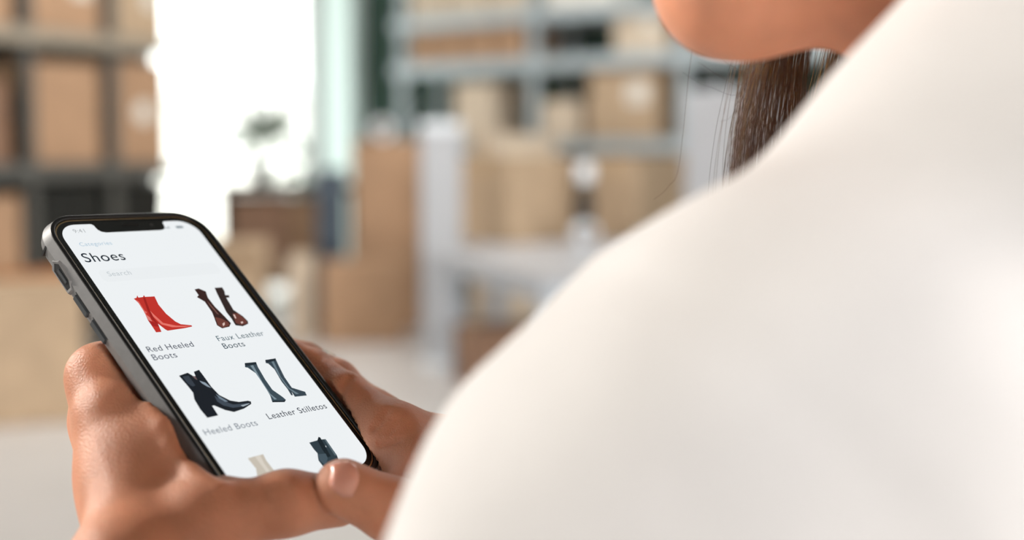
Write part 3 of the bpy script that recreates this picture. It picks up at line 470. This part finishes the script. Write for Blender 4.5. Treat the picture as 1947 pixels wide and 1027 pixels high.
for k in range(4):
    q = MB(); z = k * .3
    q.box((-.11, -.16, z), (.11, .16, z + .015)); q.box((-.11, -.16, z), (-.095, .16, z + .29)); q.box((.095, -.16, z), (.11, .16, z + .29)); q.box((-.11, -.16, z), (.11, -.145, z + .29)); q.box((-.11, .145, z), (.11, .16, z + .29)); q.build('crate', M['blue'], o)
# potted plant on the desk
def plant(label, loc, h, n, pot=True, seed=1, spread=.3, leafl=.16):
    rr = random.Random(seed); o = empty('potted_plant' if pot else 'shrub', label, 'plant', loc)
    z0 = 0
    if pot:
        q = MB(); q.lathe([(.07, 0), (.1, .16), (.105, .17), (.09, .17), (.085, .15)], n=24); q.build('pot', M['pot'], o, True); z0 = .15
    q = MB(); q.tube((0, 0, z0), (.01, .01, z0 + h * .6), .014, 8, .008); q.build('stem', M['bark'], o)
    for i in range(n):
        a = rr.uniform(0, 6.28); el = rr.uniform(-.2, 1.0); base = Vector((.01, .01, z0 + h * rr.uniform(.3, .62))); dr = Vector((math.cos(a) * math.cos(el), math.sin(a) * math.cos(el), math.sin(el)))
        L = leafl * rr.uniform(.7, 1.3); st = base + dr * spread * rr.uniform(.1, .5); side = dr.cross(Vector((0, 0, 1))).normalized(); up = side.cross(dr)
        v = [st + dr * (L * t) + side * (wd * L * s) + up * (-.3 * L * t * t - abs(s) * .02) for t, wd in ((0, .03), (.3, .2), (.65, .17), (1, .01)) for s in (-1, 0, 1)]
        f = [(j * 3 + k, j * 3 + k + 1, j * 3 + k + 4, j * 3 + k + 3) for j in range(3) for k in (0, 1)]
        q = MB(); q.add(v, f); q.tube(base, st, .004, 5); q.build('leaf', M['leaf'], o, True)
    return o
plant('potted leafy plant on the dark desk against the bright glass', (-2.03, 10.66, 1.07), .5, 60, True, 3, .4, .2)
plant('shrub growing outside the glass near its right edge', (-2.05, 13.6, -.06), 1.9, 60, False, 5, .8, .3)

# ---------------------------------------------------------------- the phone
ph = empty('smartphone', 'smartphone in a charcoal case showing a shoe shop page, held in both hands', 'phone'); ph.matrix_world = PHONE
SW, SH_, SR = 64.6, 139.8, 8.5
def rr(m, w, seg=10, squ=0):
    r = SR + m; x0, x1, y0, y1 = -m, SW + m, -m, SH_ + m; pts = []
    for cx, cy, a0 in ((x1 - r, y1 - r, 0), (x0 + r, y1 - r, 90), (x0 + r, y0 + r, 180), (x1 - r, y0 + r, 270)):
        for i in range(seg + 1):
            a = math.radians(a0 + 90 * i / seg); pts.append((cx + r * math.cos(a), cy + r * math.sin(a), w))
    return pts
def loft(prof, closed_end=False, start_cap=False, seg=10):
    q = MB(); n = 4 * (seg + 1); v = []
    for m, w in prof: v += rr(m, w, seg)
    f = [(j * n + i, j * n + (i + 1) % n, (j + 1) * n + (i + 1) % n, (j + 1) * n + i) for j in range(len(prof) - 1) for i in range(n)]
    if closed_end: f.append(tuple((len(prof) - 1) * n + i for i in range(n)))
    if start_cap: f.append(tuple(range(n))[::-1])
    q.add([(x / 1000, y / 1000, z / 1000) for x, y, z in v], f); return q
def shade(o, ang=40):
    me = o.data; me.polygons.foreach_set('use_smooth', [True] * len(me.polygons)); me.set_sharp_from_angle(angle=math.radians(ang)); return o
case = shade(loft([(4.55, -.3), (4.82, -.5), (6.4, 2.9), (6.55, 3.2), (6.5, 3.6), (5.9, 6.6), (4.6, 8.6), (2.6, 9.4), (0, 9.6)], closed_end=True).build('case', M['case'], ph), 25)
shade(loft([(3.0, .9), (3.05, -.8), (3.3, -1.15), (4.3, -1.15), (4.75, -.9), (4.86, -.6), (4.6, -.1)]).build('case_lip', M['lip'], case), 60)
shade(loft([(2.2, .25), (2.2, -.12), (2.4, -.2), (2.78, -.1), (2.82, .9), (2.82, 8.5)], closed_end=True).build('metal_frame', M['gold'], ph), 40)
scr = shade(loft([(2.2, .3), (2.2, -.1), (2.0, -.16)], closed_end=True).build('screen', M['glass_black'], ph), 40)
# display with a notch cut out of its outline
pts = rr(0, -.18, 10); top = []
NU0, NU1, ND, NR = 16.8, 49.2, 5.3, 2.2
out_ = []
for p in pts: out_.append((p[0], p[1]))
# outline runs right-bottom, left-bottom, left-top, right-top; the notch goes between left-top arc end and right-top arc start
k = 3 * 11
notch = [(NU0 - 1.5, 0)] + [(NU0 - 1.5 + 1.5 * math.sin(a), 1.5 - 1.5 * math.cos(a)) for a in (.5, 1.0, 1.57)] + [(NU0 + 3.2 - 3.2 * math.cos(a), ND - 3.2 + 3.2 * math.sin(a)) for a in (.0, .5, 1.0, 1.57)]
notch += [(NU1 - 3.2 + 3.2 * math.sin(a), ND - 3.2 + 3.2 * math.cos(a)) for a in (0, .5, 1.0, 1.57)] + [(NU1 + 1.5 - 1.5 * math.cos(a), 1.5 - 1.5 * math.sin(a)) for a in (.0, .5, 1.0, 1.57)]
poly = out_[:k] + notch + out_[k:]
def flat(polys, z, name, mats, parent, dz=.012):
    """Filled flat outlines (in screen millimetres), one above the other."""
    q = MB()
    for i, (mi, pl) in enumerate(polys):
        bm = bmesh.new(); vs = [bm.verts.new((x / 1000, y / 1000, (z - i * dz) / 1000)) for x, y in pl]
        es = [bm.edges.new((vs[j], vs[(j + 1) % len(vs)])) for j in range(len(vs))]
        bmesh.ops.triangle_fill(bm, use_beauty=True, use_dissolve=False, edges=es); bm.verts.index_update(); bm.normal_update()
        fs = []
        for fc in bm.faces:
            ix = [x.index for x in fc.verts]; fs.append(ix if fc.normal.z < 0 else ix[::-1])
        q.mi = mi; q.add([tuple(x.co) for x in bm.verts], fs); bm.free()
    return q.build(name, mats, parent)
SCR_K = .67
disp = flat([(0, poly)], -.18, 'display', [emat('display white', (243, 247, 249), SCR_K)], scr)
bar = [(x, y) for x, y in ((6, 26.4), (58.5, 26.4), (60, 27.9), (60, 31.6), (58.5, 33.1), (6, 33.1), (4.5, 31.6), (4.5, 27.9))]
flat([(0, bar)], -.195, 'search_bar', [emat('display pale grey', (240, 244, 246), SCR_K)], scr)
ecache = {}
def em(c):
    if c not in ecache: ecache[c] = emat('display ink %d' % len(ecache), c, SCR_K)
    return ecache[c]
for nm, layers in PICS.items():
    cols = []; pl = []
    for c, p in layers:
        if c not in cols: cols.append(c)
        pl.append((cols.index(c), p))
    flat(pl, -.2, nm + '_picture', [em(c) for c in cols], scr)
for s, u, v, wd, c in TEXTS:
    cu = bpy.data.curves.new('caption', 'FONT'); cu.body = s; cu.size = .004; cu.offset = .000012 if s == 'Shoes' else 0; cu.space_character = 1.08
    t = bpy.data.objects.new('caption_curve', cu); C.objects.link(t); bpy.context.view_layer.update()
    me = bpy.data.meshes.new_from_object(t.evaluated_get(bpy.context.evaluated_depsgraph_get())); bpy.data.objects.remove(t)
    co = np.zeros(len(me.vertices) * 3); me.vertices.foreach_get('co', co); co = co.reshape(-1, 3); sc = wd / 1000 / (co[:, 0].max() - co[:, 0].min()); x0 = co[:, 0].min()
    co = np.c_[(co[:, 0] - x0) * sc + u / 1000, -co[:, 1] * sc + v / 1000, np.full(len(co), -.00021)]
    me.vertices.foreach_set('co', co.ravel()); me.materials.clear(); me.materials.append(em(c)); me.update()
    o = bpy.data.objects.new('caption', me); C.objects.link(o); o.parent = scr
# status icons
flat([(0, [(54.2, 3.2), (57.6, 3.2), (57.6, 4.7), (54.2, 4.7)]), (0, [(57.8, 3.7), (58.1, 3.7), (58.1, 4.2), (57.8, 4.2)])], -.21, 'battery_icon', [em((150, 160, 166))], scr)
flat([(0, [(48 + i * .8, 4.7 - .4 * (i + 1)), (48.5 + i * .8, 4.7 - .4 * (i + 1)), (48.5 + i * .8, 4.7), (48 + i * .8, 4.7)]) for i in range(4)], -.21, 'signal_icon', [em((170, 178, 182))], scr)
q = MB(); q.lathe([(.75, 0), (.75, .05)], (0, 0, 0), 12); q.v = [((x * 1.0 + (3.2 if x > 0 else -3.2) + 33.4) / 1000, (y + 1.45) / 1000, (-.2 - z) / 1000) for x, y, z in q.v]; q.build('earpiece', mat('earpiece mesh', (10, 9, 6), .6), scr)
q = MB(); q.lathe([(1.0, 0), (1.0, .03)], (0, 0, 0), 20); q.v = [((x + 43.2) / 1000, (y + 1.9) / 1000, (-.19 - z) / 1000) for x, y, z in q.v]; q.build('front_camera', mat('camera lens', (58, 60, 60), .1), scr)
# side buttons, switch recess and corner slot on the left side of the case (local: y down the phone, z through its thickness)
def sidebar(y0, y1, z0, z1, u0, u1, bev): q = MB(); q.box((u0 / 1000, y0 / 1000, z0 / 1000), (u1 / 1000, y1 / 1000, z1 / 1000), bev / 1000); return q
for y0, y1 in ((33.5, 44.2), (47.2, 58.4)):
    b = sidebar(y0, y1, 4.0, 6.9, -7.0, -5.2, .5).build('volume_button', M['button'], case)
    sidebar(y0 - .4, y1 + .5, 3.25, 4.05, -6.62, -5.6, .25).build('button_groove', M['lip'], b)
sw = MB(); hx = [(15.0, 4.6), (18.0, 2.2), (28.0, 2.6), (31.0, 4.6), (30.0, 7.2), (17.0, 7.2)]
def hexring(k0, k1, u0, u1):
    cy, cz = 23, 4.8; v = []
    for kk, uu in ((k0, u0), (k1, u1)):
        v += [(uu / 1000, (cy + (y - cy) * kk) / 1000, (cz + (z - cz) * kk) / 1000) for y, z in hx]
    return v, [(i, (i + 1) % 6, 6 + (i + 1) % 6, 6 + i) for i in range(6)]
v, f = hexring(1.12, 1.0, -6.0, -6.9); sw.add(v, f); v, f = hexring(1.0, .86, -6.9, -6.75); sw.add(v, f); v, f = hexring(.86, .8, -6.75, -6.2); sw.add(v, f)
rim = sw.build('switch_rim', M['case'], case)
q = MB(); q.add([(-.00655, y2 / 1000, z2 / 1000) for y2, z2 in [(23 + (y - 23) * .87, 4.8 + (z - 4.8) * .87) for y, z in hx]], [(0, 1, 2, 3, 4, 5)]); q.build('switch_recess', M['lip'], rim)
q = sidebar(19.5, 27, 3.9, 5.6, -6.95, -6.4, .3); q.build('mute_switch', M['button'], rim)
q = MB(); q.box((-6.7 / 1000, 7.6 / 1000, 3.2 / 1000), (-5.0 / 1000, 8.6 / 1000, 7.6 / 1000)); q.build('corner_slot', M['lip'], case)
q = MB(); q.box(((SW + 5.2) / 1000, 40 / 1000, 3.6 / 1000), ((SW + 6.9) / 1000, 56 / 1000, 6.4 / 1000), .0005); q.build('power_button', M['button'], case)
q = MB(); q.lathe([(5.5, 0), (5.5, 1.2), (4.6, 1.5), (4.0, 1.2)], n=24); q.v = [((x + 12) / 1000, (y + 12) / 1000, (9.4 + z) / 1000) for x, y, z in q.v]; q.build('rear_camera', M['glass_black'], case)

# ---------------------------------------------------------------- the woman
def hand(s):
    g = lambda n: JT[s + n]
    wr, w2 = g('wr'), g('wr2')
    mid = (wr + w2) / 2
    palm = [cone(mid * .9 + g('imcp') * .1, g('imcp'), 13.5, 11.2), cone(mid, g('mmcp'), 14, 11.5), cone(w2 * .8 + mid * .2, g('rmcp'), 13.5, 11), cone(w2, g('pmcp'), 13, 10.5),
            cone(g('tc'), g('tm'), 15.5, 11.6), cone(mid, g('tc'), 17, 15)]
    if s == 'L':
        palm += [cone(g('web1'), g('web2'), 10, 9.5), cone(g('web2'), g('web3'), 9.5, 9), cone(g('int'), g('web2'), 15, 10), cone(g('int'), g('tc'), 15, 14)]
    else:
        palm += [cone(g('web1'), g('web2'), 9.5, 12), cone(g('web2'), g('tc'), 13, 15), cone(g('palm'), mid, 17, 17), cone(g('web1'), g('palm'), 9.5, 14)]
    pm = smin(13, *palm)
    fr = {'i': (11, 9.4, 8.1, 6.9), 'm': (11, 9.5, 8.2, 7), 'r': (10.6, 9, 7.8, 6.7), 'p': (10, 8, 7, 6)}
    fs = []
    for q, r in fr.items():
        pts = [g(q + e) for e in ('mcp', 'pip', 'dip', 'tip')]
        fs.append(smin(7, pm, smin(3.5, *chain(pts, r))))
    tj = [g('tm'), g('ti'), g('tt')]
    th = chain(tj, (11.4, 10.6, 9.3 if s == 'L' else 9.9))
    fs.append(smin(9, pm, smin(5, *th)))
    n = smin(0, *fs)
    for w, d in sorted({(q[2], q[3]) for q in CREASES[s]}):
        n = crease(n, [(np.array(q[0], float), np.array(q[1], float)) for q in CREASES[s] if (q[2], q[3]) == (w, d)], w, d)
    return n
HAND_L, HAND_R = hand('L'), hand('R')
def phone_sd(P):
    q = (P - np.array(PHONE_T)) @ np.array(PHONE_R); x = np.abs(q[:, 0] - 32.3) - 38.9 + 14; y = np.abs(q[:, 1] - 69.9) - 76.5 + 14; z = np.abs(q[:, 2] - 4.2) - 5.6
    d = np.hypot(np.maximum(x, 0), np.maximum(y, 0)) + np.minimum(np.maximum(x, y), 0) - 14
    return np.maximum(d, z)

PO = Vector((.225, .455, 0))
pr = empty('person', 'person in an off-white jacket with long brown hair holding the smartphone', 'person', PO)
def mm(V): return (np.asarray(V) / 1000 - np.array(PO))
CH = np.array([51., 395., 1335.])                                  # tip of the chin
pt = math.radians(5); yw = math.radians(3)
HF = np.array([-math.cos(pt) * math.cos(yw), math.cos(pt) * math.sin(yw), -math.sin(pt)]); HU = np.array([-math.sin(pt), 0, math.cos(pt)]); HL = np.cross(HU, HF); HL /= np.linalg.norm(HL); HU = np.cross(HF, HL)
HR = np.stack([HF, HL, HU])
def hd(f, l, u): return CH + HF * f + HL * l + HU * u
NB = np.array([205., 450., 1240.])
def head():
    A = [ell(hd(-98, 0, 130), (94, 75, 88), HR), cone(hd(-52, 0, 78), hd(-38, 0, 40), 50, 34), cone(hd(-15, -9, 14), hd(-15, 9, 14), 14.5, 14.5), ball(hd(-13, 0, 17), 15)]
    for s in (-1, 1):
        A += [cone(hd(-16, s * 8, 14), hd(-70, s * 42, 28), 13.5, 12), cone(hd(-70, s * 42, 28), hd(-82, s * 56, 78), 12, 13), ball(hd(-30, s * 33, 62), 24), ball(hd(-24, s * 26, 40), 20)]
    A += [cone(hd(-34, 0, 14), hd(-78, 0, 20), 14, 26), cone(hd(-8, -26, 103), hd(-8, 26, 103), 11, 11), ball(hd(-28, 0, 128), 40)]
    n = smin(20, *A)
    n = smin(7, n, cone(hd(-4, 0, 92), hd(13, 0, 63), 6, 8.5), ball(hd(3, 10, 58), 7), ball(hd(3, -10, 58), 7))
    n = smin(4, n, cone(hd(1, -15, 39), hd(1, 15, 39), 5, 5), cone(hd(-1, -13, 31), hd(-1, 13, 31), 5.5, 5.5), cone(hd(2, -5, 39), hd(2, 5, 39), 5.5, 5.5))
    n = crease(n, [(hd(6, -20, 35), hd(8, 0, 35)), (hd(8, 0, 35), hd(6, 20, 35))], 1.8, 2.2)
    n = crease(n, [(hd(-2, s * 24, 86), hd(-6, s * 40, 85)) for s in (-1, 1)], 10, 6)
    for s in (-1, 1): n = smin(5, n, ell(hd(-98, s * 76, 85), (17, 6, 30), HR), cone(hd(-92, s * 80, 66), hd(-106, s * 84, 106), 4, 6))
    return n
NECK = [cone(hd(-98, 0, 50), NB + [0, 0, 10], 54, 60), cone(NB, (215, 470, 1180), 66, 95)]
LW_, RW_ = (JT['Lwr'] + JT['Lwr2']) / 2, (JT['Rwr'] + JT['Rwr2']) / 2
SLJ, ELJ, SRJ, ERJ = np.array([167., 325., 1294.8]), np.array([-38., 265., 1035.]), np.array([230., 598., 1225.]), np.array([165., 640., 985.])
arms = [cone(SLJ, (66, 304, 1190), 46, 46), cone((66, 304, 1190), ELJ, 46, 40), cone(ELJ, LW_, 40, 25), cone(SRJ, ERJ, 50, 38), cone(ERJ, RW_, 38, 25), cone(NB + [0, -40, -20], SLJ, 58, 46), cone(NB + [0, 40, -30], SRJ, 58, 50)]
body = smin(16, smin(30, head(), *NECK), *arms)
body = smin(0, smin(14, body, HAND_L), smin(14, body, HAND_R))
body = carve(body, phone_sd)      # skin presses flat against the case
V, F = sdf_mesh(body, 1.35)
bo = raw_mesh('body', mm(V), F, M['skin'], pr)
# nails
def nail(grid):
    g = np.array(grid); n, k = g.shape[:2]
    Nn = np.stack([(ev(HAND_R, (g.reshape(-1, 3) + np.eye(3)[q] * .3)) - ev(HAND_R, g.reshape(-1, 3))) / .3 for q in range(3)], 1).reshape(n, k, 3)
    t = np.linspace(-1, 1, k)[None, :, None]; s = np.linspace(0, 1, n)[:, None, None]
    top_ = g + Nn * (.15 + 1.0 * np.minimum(1, (1 - np.abs(t) ** 6) * np.minimum(1, s * 4 + .1)))
    V = np.concatenate([top_.reshape(-1, 3), (g - Nn * .8).reshape(-1, 3)]); F = []
    for i in range(n - 1):
        for j in range(k - 1): a = i * k + j; F += [(a, a + 1, a + k + 1, a + k), (n * k + a, n * k + a + k, n * k + a + k + 1, n * k + a + 1)]
    B_ = [(0, j) for j in range(k)] + [(i, k - 1) for i in range(1, n)] + [(n - 1, j) for j in range(k - 2, -1, -1)] + [(i, 0) for i in range(n - 2, 0, -1)]
    B_ = [i * k + j for i, j in B_]
    for a, b in zip(B_, B_[1:] + B_[:1]): F.append((a, n * k + a, n * k + b, b))
    return V, np.array(F)
V, F = nail(NAIL); tag(raw_mesh('fingernail', mm(V), F, M['nail'], bo), 'pale pink thumbnail of the right hand')
# ring on the middle finger of the right hand
a = JT['Rmpip'] * .45 + JT['Rmdip'] * .55; ax = Vector(JT['Rmdip'] - JT['Rmpip']).normalized().to_track_quat('Z', 'Y').to_matrix()
q = MB(); n = 28
for (r0, z0), (r1, z1) in (((9.0, -1.6), (9.9, -1.4)), ((9.9, -1.4), (9.9, 1.4)), ((9.9, 1.4), (9.0, 1.6)), ((9.0, 1.6), (9.0, -1.6))):
    v = [Vector(a) + ax @ Vector((r * math.cos(2 * math.pi * i / n), r * math.sin(2 * math.pi * i / n), z)) for r, z in ((r0, z0), (r1, z1)) for i in range(n)]
    q.add([tuple(mm(np.array(p))) for p in v], [(i, (i + 1) % n, n + (i + 1) % n, n + i) for i in range(n)])
q.build('finger_ring', M['metal'], bo, True)
# eyes, brows
for s in (-1, 1):
    q = MB(); q.lathe([(11.5 * math.sin(x), -11.5 * math.cos(x)) for x in np.linspace(.05, 3.09, 14)], n=20); c = hd(-17, s * 31, 87)
    q.v = [tuple(mm(np.array(p) + c)) for p in q.v]; e = q.build('eye', M['eye'], bo, True)
    dr = Vector(HF * .85 - HU * .5).normalized(); m3 = dr.to_track_quat('Z', 'Y').to_matrix()
    q = MB(); q.lathe([(5.8, 10.0), (5.4, 10.6), (3, 11.4), (.1, 11.8)], n=18); q.v = [tuple(mm(np.array(m3 @ Vector(p)) + c)) for p in q.v]; q.build('iris', M['iris'], e, True)
    V, F = sdf_mesh(smin(4, ell(hd(-14, s * 31, 95), (13, 16, 7), HR), cone(hd(-5, s * 20, 91), hd(-10, s * 43, 90), 2.5, 2.5)), 1.6); raw_mesh('eyelid', mm(V), F, M['skin'], bo)
    V, F = sdf_mesh(smin(3, cone(hd(3, s * 17, 106), hd(1, s * 33, 111), 2.6, 2.8), cone(hd(1, s * 33, 111), hd(-9, s * 47, 106), 2.8, 1.4)), 1.5); raw_mesh('eyebrow', mm(V), F, M['brow'], bo)
V, F = sdf_mesh(smin(4, cone(hd(1, -17, 37.5), hd(3.6, 0, 39.5), 3.4, 4.4), cone(hd(3.6, 0, 39.5), hd(1, 17, 37.5), 4.4, 3.4), cone(hd(0, -14, 33), hd(2.4, 0, 31), 3.6, 4.6), cone(hd(2.4, 0, 31), hd(0, 14, 33), 4.6, 3.6)), 1.4)
raw_mesh('lips', mm(V), F, M['lips'], bo)

# jacket
def folds(P):
    x, y, z = P[:, 0], P[:, 1], P[:, 2]
    return 1.3 * np.sin(.035 * x - .02 * y + .05 * z + 1.2 * np.sin(.03 * y + .02 * z)) + 1.4 * np.sin(.07 * z - .045 * x + .8 * np.sin(.05 * y)) + .8 * np.sin(.11 * x + .06 * y + .03 * z)
LC, RC = ELJ + (LW_ - ELJ) * .80, ERJ + (RW_ - ERJ) * .86
AJ, BJ, MJ = np.array([77.8, 308, 1205.1]), np.array([50.2, 300, 1184.9]), np.array([41.7, 290, 1148.2])
jk = [cone(SLJ, AJ, 61, 84), cone(AJ, BJ, 84, 71.4), cone(BJ, MJ, 71.4, 61), cone(MJ, ELJ, 61, 58), cone(ELJ, LC, 58, 42), cone(SRJ, ERJ, 72, 58), cone(ERJ, RC, 56, 38),
      cone(NB + [6, -40, -20], SLJ, 68, 82), cone(NB + [6, 40, -25], SRJ, 68, 72), cone((215, 400, 1190), (228, 395, 860), 108, 112), cone((220, 515, 1180), (228, 515, 860), 104, 112), cone((225, 420, 860), (225, 400, 760), 120, 125), cone((225, 500, 860), (225, 515, 760), 120, 125)]
JK = ripple(smin(34, *jk), folds)
V, F = sdf_mesh(JK, 4.5)
ja = raw_mesh('jacket', mm(V), F, M['jacket'], pr)
cp = [NB + np.array([62 * math.cos(a) - 2, 70 * math.sin(a), 34 + 14 * math.cos(a)]) for a in np.linspace(-2.3, 2.3, 12)]
V, F = sdf_mesh(ripple(smin(8, *[cone(p, p2, 9, 9) for p, p2 in zip(cp, cp[1:])], *[cone(p + [4, 0, -26], p2 + [4, 0, -26], 10, 10) for p, p2 in zip(cp, cp[1:])], *[cone(p + [1, 0, -13], p2 + [1, 0, -13], 9, 9) for p, p2 in zip(cp, cp[1:])]), lambda P: 0 * P[:, 0]), 4); raw_mesh('collar', mm(V), F, M['jacket'], ja)
for wr_, dirv, r in ((LC, LW_ - ELJ, 42), (RC, RW_ - ERJ, 38)):                     # turned cuffs
    u_ = dirv / np.linalg.norm(dirv); V, F = sdf_mesh(smin(4, cone(wr_ + u_ * (r * .55), wr_ + u_ * (r * .75), r * .93, r * .9), cone(wr_ + u_ * (r * .2), wr_ + u_ * (r * .3), r * 1.04, r * 1.0)), 3, None); raw_mesh('cuff', mm(V), F, M['jacket'], ja)
# trousers and shoes
tr = []
for s in (-1, 1): tr += [cone((228, 455 + s * 52, 830), (215, 455 + s * 62, 480), 92, 62), cone((215, 455 + s * 62, 480), (235, 455 + s * 64, 75), 62, 48)]
V, F = sdf_mesh(ripple(smin(20, *tr), lambda P: 1.5 * np.sin(.05 * P[:, 2] + .03 * P[:, 0])), 6); raw_mesh('trousers', mm(V), F, M['jeans'], pr)
for s in (-1, 1):
    V, F = sdf_mesh(smin(24, cone((262, 455 + s * 64, 45), (150, 455 + s * 70, 34), 36, 30), cone((250, 455 + s * 64, 45), (242, 455 + s * 64, 90), 36, 40), cone((150, 455 + s * 70, 34), (90, 455 + s * 72, 30), 32, 26)), 4)
    V[:, 2] = np.maximum(V[:, 2], 8); sh = raw_mesh('shoe', mm(V), F, M['shoe'], pr)
    q = MB(); q.lathe([(1, 0), (1, 1)], n=28); q.v = [tuple(mm(np.array([176 + x * 122, 455 + s * 68 + y * (38 if x > 0 else 34), 1 + z * 18]))) for x, y, z in q.v]; q.build('sole', M['sole'], sh)

# hair: a mass over the skull and down the back, with single strands
hm = [ell(hd(-108, 0, 138), (96, 82, 88), HR), cone(hd(-150, -30, 110), (265, 470, 1180), 52, 30), cone(hd(-150, 30, 110), (270, 420, 1180), 52, 28)]
hs = smin(18, *hm)
def haircut(P):                                                    # clear the face: forward of the hairline
    q = (P - CH) @ HR.T; return np.maximum(0, (q[:, 0] + 18 + .62 * np.maximum(0, 105 - q[:, 2]) - 2.2 * np.maximum(0, q[:, 2] - 138))) * .9
V, F = sdf_mesh(ripple(hs, haircut), 3)
ho = raw_mesh('hair', mm(V), F, M['hairm'], pr)
def bez(P, t):
    P = np.array(P, float); n = len(P); t = t * (n - 1); i = min(int(t), n - 2); u = t - i
    p0, p1, p2, p3 = P[max(0, i - 1)], P[i], P[i + 1], P[min(n - 1, i + 2)]
    return .5 * (2 * p1 + (p2 - p0) * u + (2 * p0 - 5 * p1 + 4 * p2 - p3) * u * u + (3 * p1 - p0 - 3 * p2 + p3) * u ** 3)
def strands(guides, npt, jit, rad):
    out_s = []
    for G in guides:
        J_ = RNG.normal(0, jit, 3); J2 = RNG.normal(0, jit * .8, 3); ph_ = RNG.uniform(0, 6.28)
        out_s.append(np.array([bez(G, t) + J_ + J2 * t + .6 * np.array([math.sin(t * 9 + ph_), math.cos(t * 7 + ph_), 0]) for t in np.linspace(0, 1, npt)]))
    return out_s
ST = []
def lock(n, x0, x1, y0, y1, spread):
    G = []
    for i in range(n):
        a = RNG.beta(1.1, 1.1); x = x0 + (x1 - x0) * a; y = RNG.uniform(y0, y1); b = RNG.normal(0, spread)
        G.append([hd(-95 + RNG.uniform(-14, 14), -70 + RNG.uniform(-6, 2), 110 + RNG.uniform(-20, 25)), (x + 15, y + 4, 1392), (x + 8 - 4 * a, y, 1345), (x + b * .5, y - 3, 1305), (x - 3 + b, y - 6, 1262), (x - 4 + b * 1.6, y - 4, 1190 + RNG.uniform(-20, 30)), (x - 2 + b * 2, y, 1110 + RNG.uniform(-30, 40))])
    return G
ST += strands(lock(520, 80.5, 103, 466, 486, 2.2), 22, 1.2, 0)
ST += strands(lock(420, 108, 130, 470, 492, 2.2), 22, 1.2, 0)
ST += strands(lock(60, 77, 84, 463, 482, 3), 22, 2.2, 0)
fly = []
for (x0, z0, x1, z1) in ((82, 1322, 60, 1329), (82, 1326, 66, 1333), (84, 1330, 70, 1336), (60, 1296, 50, 1284), (81, 1318, 73, 1312)):
    fly.append([hd(-92, -66, 108), (x0 + 9, 474, 1385), (x0 + 4, 472, (z0 + 1375) / 2), (x0, 470, z0 + 1), ((x0 + x1) / 2, 468, (z0 + z1) / 2 - 1.5), (x1, 466, z1)])
ST += strands(fly, 24, .3, 0)
# crown and back hair
for i in range(2600):
    th = RNG.uniform(0, 2 * math.pi); r0 = RNG.uniform(0, 1) ** .5
    side = 1 if math.sin(th) > 0 else -1
    root = hd(-108 + 80 * r0 * math.cos(th) * .9, 78 * r0 * math.sin(th), 138 + 86 * math.sqrt(max(0, 1 - (r0 * .95) ** 2)))
    f = -150 + RNG.normal(0, 14); l = 42 * side * RNG.uniform(.1, 1)
    ST += strands([[root, hd(-112 + 40 * r0 * math.cos(th), 84 * side * max(.5, r0), 150 + 10 * RNG.normal()), hd(f - 10, l * 1.5, 90), hd(f - 8, l, 20), (268 + RNG.normal(0, 16), 445 - l * .6 + RNG.normal(0, 8), 1225), (275 + RNG.normal(0, 14), 445 - l * .6, 1150 + RNG.normal(0, 20))]], 16, 1.5, 0)
hc = bpy.data.hair_curves.new('hair_strands'); hc.add_curves([len(s) for s in ST]); hc.materials.append(M['hair'])
hc.attributes['position'].data.foreach_set('vector', mm(np.concatenate(ST)).astype(np.float32).ravel())
ra = hc.attributes.get('radius') or hc.attributes.new('radius', 'FLOAT', 'POINT')
ra.data.foreach_set('value', np.concatenate([np.linspace(1, .45, len(s)) * .00008 for s in ST]).astype(np.float32))
hobj = bpy.data.objects.new('hair_strands', hc); C.objects.link(hobj); hobj.parent = ho; hobj['kind'] = 'stuff'
